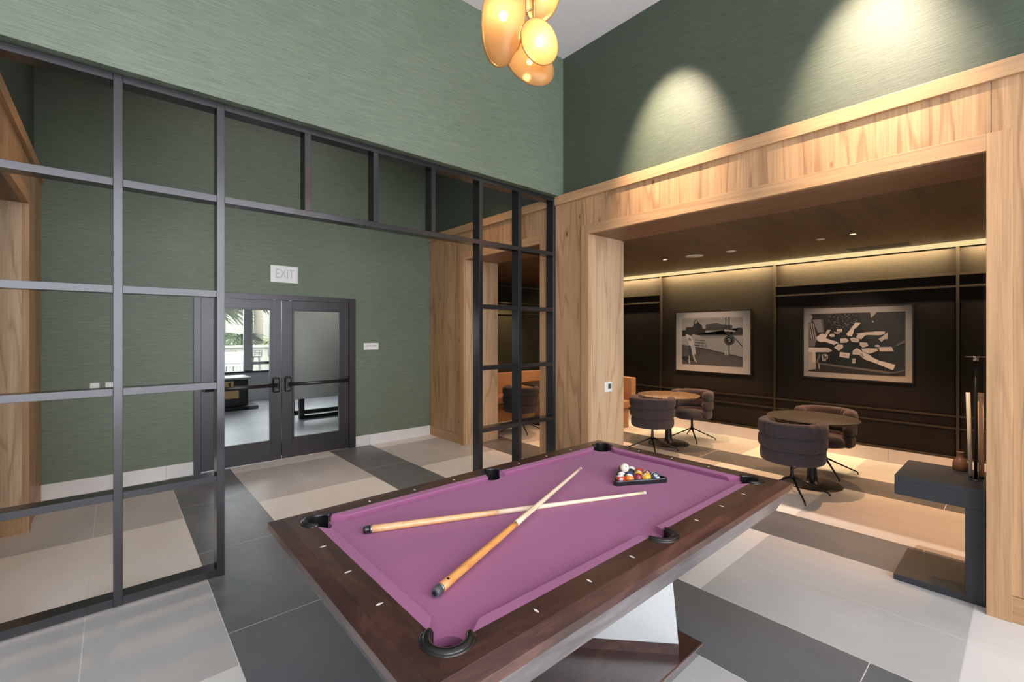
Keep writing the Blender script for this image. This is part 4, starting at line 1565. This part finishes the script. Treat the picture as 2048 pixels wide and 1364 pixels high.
def draw_cards(poly):
    def P(*a):
        out = []
        for x, y in a:
            u = (x - 135) / 1470.0
            v = (y - (210 - 42 * u)) / (885 + 107 * u)
            out.append((min(max(u, 0), 1), min(max(v, 0), 1)))
        return out
    poly([(0, 0), (1, 0), (1, 1), (0, 1)], 44)
    poly(P((930, 185), (1603, 165), (1603, 1160), (1400, 1100), (1150, 700), (1000, 480)), 64)
    poly(P((135, 210), (520, 200), (420, 450), (300, 500), (135, 480)), 58)
    poly(P((1115, 183), (1205, 180), (1180, 215), (1125, 268)), 200)
    r = random.Random(5)
    for i in range(120):
        x, y = r.uniform(470, 930), r.uniform(205, 430)
        s = r.uniform(4, 8)
        poly(P((x - s, y), (x, y - s), (x + s, y), (x, y + s)), r.choice((140, 170, 190)))
    poly(P((205, 300), (380, 288), (402, 490), (300, 500), (250, 400)), 150)
    poly(P((345, 290), (380, 288), (402, 490), (385, 492)), 110)
    poly(P((135, 215), (190, 215), (208, 260), (185, 300), (190, 340), (135, 345)), 190)
    poly(P((135, 345), (200, 345), (245, 400), (290, 560), (240, 720), (135, 715)), 130)
    for k in range(6):
        x = 140 + k * 18
        poly(P((x, 360), (x + 10, 360), (x + 60, 600), (x + 46, 600)), 70 if k % 2 else 190)
    poly(P((135, 725), (300, 730), (400, 730), (470, 735), (535, 780), (480, 800), (300, 800), (135, 810)), 196)
    poly(P((135, 815), (260, 805), (265, 1060), (135, 1085)), 160)
    poly(P((205, 800), (255, 800), (255, 960), (210, 960)), 190)
    # table edge
    poly(P((330, 810), (265, 950), (290, 985), (1380, 1125), (1430, 1100), (1300, 1080), (300, 960), (340, 850)), 96)
    poly(P((270, 975), (300, 990), (1390, 1125), (1603, 1160), (1603, 1165), (135, 1095), (135, 1085), (330, 1060), (330, 1010)), 36)
    poly(P((300, 985), (330, 990), (330, 1060), (310, 1060)), 150)
    poly(P((1380, 1110), (1603, 1060), (1603, 1075), (1460, 1120)), 90)
    # cards
    for pts in (((663, 592), (745, 582), (800, 615), (760, 650), (665, 655)), ((812, 585), (870, 570), (960, 600), (940, 645), (840, 640)),
                ((955, 642), (1070, 650), (1088, 695), (1010, 728), (965, 690)), ((560, 730), (620, 680), (705, 685), (708, 730), (640, 780)),
                ((848, 830), (860, 770), (920, 735), (990, 775), (960, 842)), ((660, 797), (815, 815), (795, 893), (648, 868)),
                ((455, 455), (510, 455), (470, 520), (425, 510)), ((605, 440), (692, 438), (690, 485), (610, 480)), ((560, 485), (660, 490), (640, 515), (580, 512)),
                ((495, 520), (560, 512), (578, 555), (520, 568), (485, 545))):
        poly(P(*pts), 205)
        cx = sum(p[0] for p in pts) / len(pts); cy = sum(p[1] for p in pts) / len(pts)
        for dx, dy in ((-20, -10), (0, -12), (18, -4), (-16, 10), (4, 12), (22, 10)):
            poly(P((cx + dx - 5, cy + dy - 4), (cx + dx + 5, cy + dy - 4), (cx + dx + 5, cy + dy + 4), (cx + dx - 5, cy + dy + 4)), 120)
    poly(P((848, 895), (903, 893), (900, 970), (843, 968)), 170)
    # forearms and hands
    poly(P((272, 570), (360, 510), (465, 530), (430, 585), (510, 610), (600, 635), (655, 675), (600, 665), (570, 690), (480, 660), (420, 640), (340, 645), (290, 625)), 205)
    poly(P((900, 338), (980, 345), (930, 400), (880, 440), (868, 480), (862, 515), (835, 560), (815, 545), (790, 555), (755, 520), (790, 480), (830, 430)), 205)
    poly(P((905, 512), (1040, 490), (1160, 482), (1190, 475), (1330, 475), (1320, 520), (1240, 535), (1080, 530), (1040, 540), (985, 600), (960, 585), (930, 590), (905, 560), (935, 530)), 200)
    poly(P((1235, 590), (1290, 555), (1370, 480), (1365, 590), (1310, 600), (1280, 640)), 180)
    poly(P((985, 745), (1080, 735), (1200, 740), (1260, 715), (1420, 710), (1450, 780), (1290, 785), (1220, 775), (1110, 820), (1040, 800), (1010, 790)), 205)
    poly(P((1180, 690), (1230, 678), (1262, 700), (1240, 715), (1195, 712)), 200)
    poly(P((1215, 735), (1245, 735), (1255, 790), (1225, 790)), 70)
    poly(P((955, 785), (1000, 790), (1100, 830), (1160, 880), (1240, 920), (1470, 985), (1440, 1070), (1220, 975), (1120, 935), (1040, 910), (965, 850)), 214)
    poly(P((1238, 922), (1246, 922), (1222, 975), (1214, 972)), 120)
    for k in range(4):
        poly(P((960 + k * 6, 800 + k * 18), (1010 + k * 8, 822 + k * 16), (1006 + k * 8, 827 + k * 16), (958 + k * 6, 806 + k * 18)), 90)
    poly(P((365, 840), (430, 825), (470, 855), (465, 900), (430, 915), (440, 940), (375, 935), (362, 880)), 150)
    poly(P((380, 855), (425, 845), (450, 870), (440, 895), (395, 905)), 50)
    poly(P((415, 850), (440, 848), (445, 862), (420, 866)), 215)
    poly(P((1145, 315), (1165, 312), (1160, 340), (1150, 338)), 190)
    for i in range(14):
        x, y = r.uniform(1460, 1560), r.uniform(350, 540)
        poly(P((x, y), (x + 14, y - 8), (x + 12, y), (x + 2, y + 5)), 110)
    poly(P((1480, 680), (1600, 600), (1600, 650), (1490, 700)), 96)
picture('framed_photograph', 'black-framed sepia photograph of a woman beside a ringed target on a lawn', 4.209, 2.905, 2.070, 1.012, 4.077, 3.040, 1.955, 1.140, draw_archer)
picture('framed_photograph', 'wide black-framed sepia photograph of hands playing cards at a table', 2.200, 0.963, 2.066, 1.045, 2.123, 1.046, 1.970, 1.139, draw_cards)

# ------------------------------------------------------------------ ceiling fittings in the lounge
def downlight(x, y, lb):
    t = thing('downlight', lb, 'ceiling light', (x, y, 2.79), 0, 'recessed downlights in the lounge ceiling')
    bm = new(); lathe(bm, [(.030, 2.795), (.050, 2.792), (.054, 2.7945), (.052, 2.797), (.030, 2.797)], x, y, 32); obj('bezel', bm, M['black_metal'], t)
    bm = new(); lathe(bm, [(0, 2.7935), (.028, 2.7938), (.028, 2.797), (0, 2.797)], x, y, 24); obj('lens', bm, M['lens'], t)
downlight(6.235, 3.618, 'small black recessed downlight left of the big white ceiling disc')
downlight(6.195, 1.30, 'small black recessed downlight right of the white ceiling discs')
def disc(x, y, r, lb, name, cat, grp=None):
    t = thing(name, lb, cat, (x, y, 2.79), 0, grp)
    bm = new(); lathe(bm, [(0, 2.785), (r * .8, 2.786), (r, 2.790), (r, 2.796), (0, 2.796)], x, y, 40); obj('cover', bm, M['white'], t)
    bm = new(); lathe(bm, [(r * .62, 2.7845), (r * .66, 2.784), (r * .70, 2.7855)], x, y, 40); obj('ring', bm, M['white'], t)
disc(6.25, 3.165, 0.118, 'large white round speaker grille in the lounge ceiling', 'ceiling_speaker', 'speaker')
disc(6.247, 2.65, 0.060, 'middle-sized white disc in the lounge ceiling right of the speaker', 'smoke_detector', 'detector')
disc(6.235, 1.617, 0.045, 'smallest white disc in the lounge ceiling beside the right downlight', 'sprinkler_cover', 'sprinkler')
t = thing('ceiling_vent', 'long narrow slot vent in the wooden lounge ceiling near the light strip', 'vent', (7.36, 1.28, 2.79))
bm = new(); box(bm, 7.25, 7.262, 0.966, 1.592, 2.791, 2.796); box(bm, 7.47, 7.482, 0.966, 1.592, 2.791, 2.796)
box(bm, 7.25, 7.482, 0.966, 0.976, 2.791, 2.796); box(bm, 7.25, 7.482, 1.582, 1.592, 2.791, 2.796); obj('vent_frame', bm, M['bronze'], t)
bm = new()
for k in range(5):
    box(bm, 7.275 + k * .04, 7.290 + k * .04, .976, 1.582, 2.792, 2.796)
obj('slats', bm, M['black_metal'], t)

# ------------------------------------------------------------------ beyond the exit doors
bm = new(); box(bm, -3.5, 8.0, 6.8, 13.0, -0.12, 0.0); 
struct('floor_far_room', bm, tile('slate_floor', (126, 128, 132), (160, 162, 166), 0.35))
bm = new()
box(bm, -3.6, -3.4, 6.8, 13.0, 0, 3.0); box(bm, 4.62, 4.8, 7.8, 13.0, 0, 3.0); box(bm, -3.6, 4.8, 6.80, 12.98, 2.95, 3.1)
box(bm, -3.6, 4.8, 12.85, 12.98, 0, 0.73); box(bm, -3.6, 4.8, 12.85, 12.98, 2.85, 3.0)
struct('wall_far_room', bm, M['room_wall'])
bm = new()
for x in (-1.2, 0.6, 2.434):
    box(bm, x, x + 0.19, 12.84, 12.96, 0.73, 2.85)
box(bm, 2.62, 4.62, 12.86, 12.94, 0.895, 0.965)
box(bm, -3.4, 4.62, 12.80, 12.99, 0.70, 0.74)
struct('window_2', bm, M['door_metal'])
t = thing('dark_cabinet', 'low black cabinet with pale wood drawers seen through the left glass door', 'cabinet', (1.5, 11.8, 0))
bm = new(); box(bm, 0.2, 2.27, 11.55, 12.2, 0.08, 0.66, bev=0.005); obj('body', bm, M['black_metal'], t)
bm = new(); box(bm, 0.15, 2.32, 11.48, 12.25, 0.66, 0.705, bev=0.005); obj('top', bm, M['grey_panel'], t)
bm = new(); box(bm, 0.3, 2.45, 11.40, 12.2, 0.0, 0.08, bev=0.02); obj('foot', bm, M['black_metal'], t)
bm = new(); box(bm, 0.5, 1.98, 11.49, 11.55, 0.47, 0.635, bev=0.004); dw = obj('drawer', bm, M['pine'], t)
bm = new(); box(bm, 1.88, 1.92, 11.475, 11.492, 0.52, 0.60); obj('handle', bm, M['black_metal'], dw)
bm = new(); box(bm, 0.5, 2.08, 11.49, 11.55, 0.25, 0.42, bev=0.004); obj('drawer', bm, M['pine'], t)
light('far_room_fill', 'AREA', (2.8, 7.25, 2.9), (2.8, 7.4, 0), 17, (1, .97, .93), shape='RECTANGLE', size=1.2, size_y=0.2)  # added fill to brighten the grey screen panel, no known lamp
t = thing('partition_screen', 'plain grey screen panel behind the right glass door', 'screen panel', (2.75, 7.8, 0))
bm = new(); box(bm, 1.95, 3.7, 7.72, 7.78, 0.63, 2.5, bev=0.004); obj('panel', bm, M['grey_panel'], t)
bm = new(); box(bm, 1.95, 3.7, 7.70, 7.80, 2.5, 2.95); obj('top_box', bm, M['grey_panel'], t)
t = thing('black_bench', 'black framed bench with square legs seen under the grey screen panel', 'bench', (3.3, 9.4, 0))
for (x, y) in ((2.78, 9.45), (4.20, 9.45), (2.78, 10.1), (4.20, 10.1), (3.90, 9.45)):
    bm = new(); box(bm, x - .045, x + .045, y - .045, y + .045, 0, 0.46); obj('leg', bm, M['black_metal'], t)
bm = new(); box(bm, 2.74, 4.25, 9.40, 9.49, 0.0, 0.07); box(bm, 2.74, 4.25, 10.06, 10.14, 0.0, 0.07); obj('rail', bm, M['black_metal'], t)
bm = new(); box(bm, 2.70, 4.28, 9.38, 10.16, 0.46, 0.53, bev=0.01); obj('seat', bm, M['grey_panel'], t)

# terrace
bm = new(); box(bm, -20, 40, 13.0, 60, -0.2, -0.02); struct('ground_terrace', bm, M['pave'])
bm = new(); box(bm, -12, 30, 22.0, 22.5, -0.02, 1.06); box(bm, -12, 30, 21.9, 22.6, 1.06, 1.15); struct('wall_terrace', bm, M['render_wall'])
bm = new(); box(bm, 6.2, 16, 34, 40, -0.02, 6.5); box(bm, 5.9, 16.3, 33.7, 40.3, 6.5, 6.9); struct('wall_neighbour', bm, M['render_wall'])
bm = new(); box(bm, -14, 5.2, 44, 45, -0.02, 2.6); struct('wall_garden', bm, M['render_wall'])
def stool(x, y, rz, lb):
    t = thing('bar_stool', lb, 'bar stool', (x, y, -0.02), rz, 'bar stools along the terrace wall')
    bm = new(); lathe(bm, [(0, .72), (.20, .72), (.21, .74), (.19, .76), (0, .765)], 0, 0, 24); obj('seat', bm, M['black_metal'], t, local=True)
    for k in range(4):
        a = math.radians(45 + 90 * k)
        bm = new(); tube(bm, [(.15 * math.cos(a), .15 * math.sin(a), .73), (.23 * math.cos(a), .23 * math.sin(a), 0)], .014, 8); obj('leg', bm, M['black_metal'], t, local=True)
    bm = new()
    for zz in (.86, .93, 1.0):
        pts = [(.23 * math.cos(math.radians(a)), .23 * math.sin(math.radians(a)), zz) for a in range(-100, 101, 20)]
        tube(bm, pts, .012, 6)
    for a in (-100, -60, -20, 20, 60, 100):
        tube(bm, [(.21 * math.cos(math.radians(a)), .21 * math.sin(math.radians(a)), .75), (.23 * math.cos(math.radians(a)), .23 * math.sin(math.radians(a)), 1.0)], .010, 6)
    obj('backrest', bm, M['black_metal'], t, local=True)
stool(3.42, 20.6, -1.6, 'wire-backed bar stool at the left of the terrace wall seen through the door')
stool(4.33, 20.6, -1.6, 'wire-backed bar stool just right of the dark window post on the terrace')
stool(5.00, 20.6, -1.5, 'rightmost wire-backed bar stool on the terrace')
t = thing('daybed', 'white cushioned daybed with slatted sides outside the window', 'daybed', (2.0, 15.2, -0.02))
bm = new(); box(bm, 1.0, 2.95, 14.9, 15.6, 0.80, 1.12, bev=0.12, seg=4); obj('cushion', bm, M['cushion'], t)
bm = new(); box(bm, 0.95, 3.0, 14.85, 15.65, 0.74, 0.80, bev=0.01); obj('frame', bm, M['white'], t)
bm = new()
for k in range(24):
    x = 1.0 + k * .083
    box(bm, x, x + .035, 14.87, 14.90, 0.45, 0.76)
box(bm, 0.95, 3.0, 14.86, 14.90, 0.40, 0.46); obj('slats', bm, M['white'], t)
bm = new()
for x in (1.0, 2.9):
    for y in (14.9, 15.55): box(bm, x, x + .06, y, y + .06, 0, 0.75)
obj('legs', bm, M['white'], t)

def leafy(bm, c, n, L, wdt, droop, seed, spread=1.0, up=0.6):
    r = random.Random(seed)
    for i in range(n):
        az = r.uniform(0, 2 * PI)
        el = r.uniform(0.1, 1.0) * up
        l = L * r.uniform(.7, 1.1)
        d = Vector((math.cos(az) * math.cos(el) * spread, math.sin(az) * math.cos(el) * spread, math.sin(el)))
        s = d.cross(Vector((0, 0, 1))).normalized()
        prev = None
        for k in range(6):
            q = k / 5
            p = Vector(c) + d * (l * q) - Vector((0, 0, droop * l * q * q))
            ww = wdt * (1 - abs(q - .35) * 1.3 if q > .35 else .5 + q * 1.4)
            ww = max(ww, 0.004)
            a, b = bm.verts.new(p - s * ww), bm.verts.new(p + s * ww + Vector((0, 0, ww * .5)))
            if prev:
                bm.faces.new((prev[0], prev[1], b, a))
            prev = (a, b)
def palm(x, y, h, L, seed, lb, mat='leaf', n=60, kind='palm_tree', tr=0.16):
    t = thing(kind, lb, 'palm', (x, y, 0), 0, 'palms behind the terrace wall')
    if h > 0.6:
        bm = new(); tube(bm, [(x, y, -.02), (x + .05, y, h * .5), (x, y, h)], [tr * 1.2, tr, tr * .8], 14); obj('trunk', bm, M['trunk'], t)
    bm = new(); leafy(bm, (x, y, h), n, L, 0.06 * L / 1.4, 0.5, seed); obj('fronds', bm, M[mat], t, recalc=False)
palm(3.75, 24.8, 3.7, 2.1, 1, 'palm with pale trunk left of the dark window post', 'leaf2', 80)
palm(4.45, 24.4, 1.45, 1.4, 2, 'dense dark green short palm left of the dark window post', 'leaf', 90)
palm(5.3, 24.9, 4.7, 2.0, 3, 'palm with thick upright trunk right of the dark window post', 'leaf2', 70, tr=0.2)
palm(6.05, 24.2, 1.2, 1.4, 4, 'spiky grey-green agave-like plant at the right of the terrace wall', 'leaf2', 60, 'spiky_plant')
palm(2.9, 25.2, 2.6, 2.0, 5, 'bushy palm at the left edge of the glazed view', 'leaf2', 80)
def shrub(x, y, z, r, seed, lb, mat='leaf'):
    rr = random.Random(seed)
    bm = new()
    for i in range(420):
        v = Vector((rr.gauss(0, 1), rr.gauss(0, 1), rr.gauss(0, 1))).normalized() * r * rr.uniform(.6, 1.0)
        v.z = abs(v.z) * .9
        p = Vector((x, y, z)) + v
        s = 0.05 * r / .6
        a = Vector((rr.uniform(-1, 1), rr.uniform(-1, 1), rr.uniform(-1, 1))).normalized() * s
        b = a.cross(Vector((rr.uniform(-1, 1), rr.uniform(-1, 1), 1))).normalized() * s * .6
        vs = [bm.verts.new(p + a), bm.verts.new(p + b), bm.verts.new(p - a), bm.verts.new(p - b)]
        bm.faces.new(vs)
    o = obj('shrub', bm, M[mat], None, recalc=False)
    tag(o, lb, 'shrub', 'shrubs behind the terrace wall')
palm(3.6, 27.5, 3.0, 2.6, 6, 'large green palm far behind the terrace wall at the left', 'leaf', 120)
palm(5.6, 28.5, 3.6, 2.6, 7, 'large green palm far behind the terrace wall at the right', 'leaf', 120)
shrub(4.45, 24.0, 0.9, 0.7, 1, 'dark leafy shrub under the short palm')
shrub(3.4, 23.8, 0.9, 0.6, 2, 'pale shrub at the foot of the pale trunk', 'leaf2')
shrub(5.4, 23.4, 1.0, 0.35, 3, 'low pale shrub at the foot of the thick trunk', 'leaf2')
sun = light('sun', 'SUN', (0, 30, 20), (3, 23, 0), 2.2, (1, .95, .86), angle=0.02)
sun.rotation_euler = (math.radians(48), math.radians(14), math.radians(25))
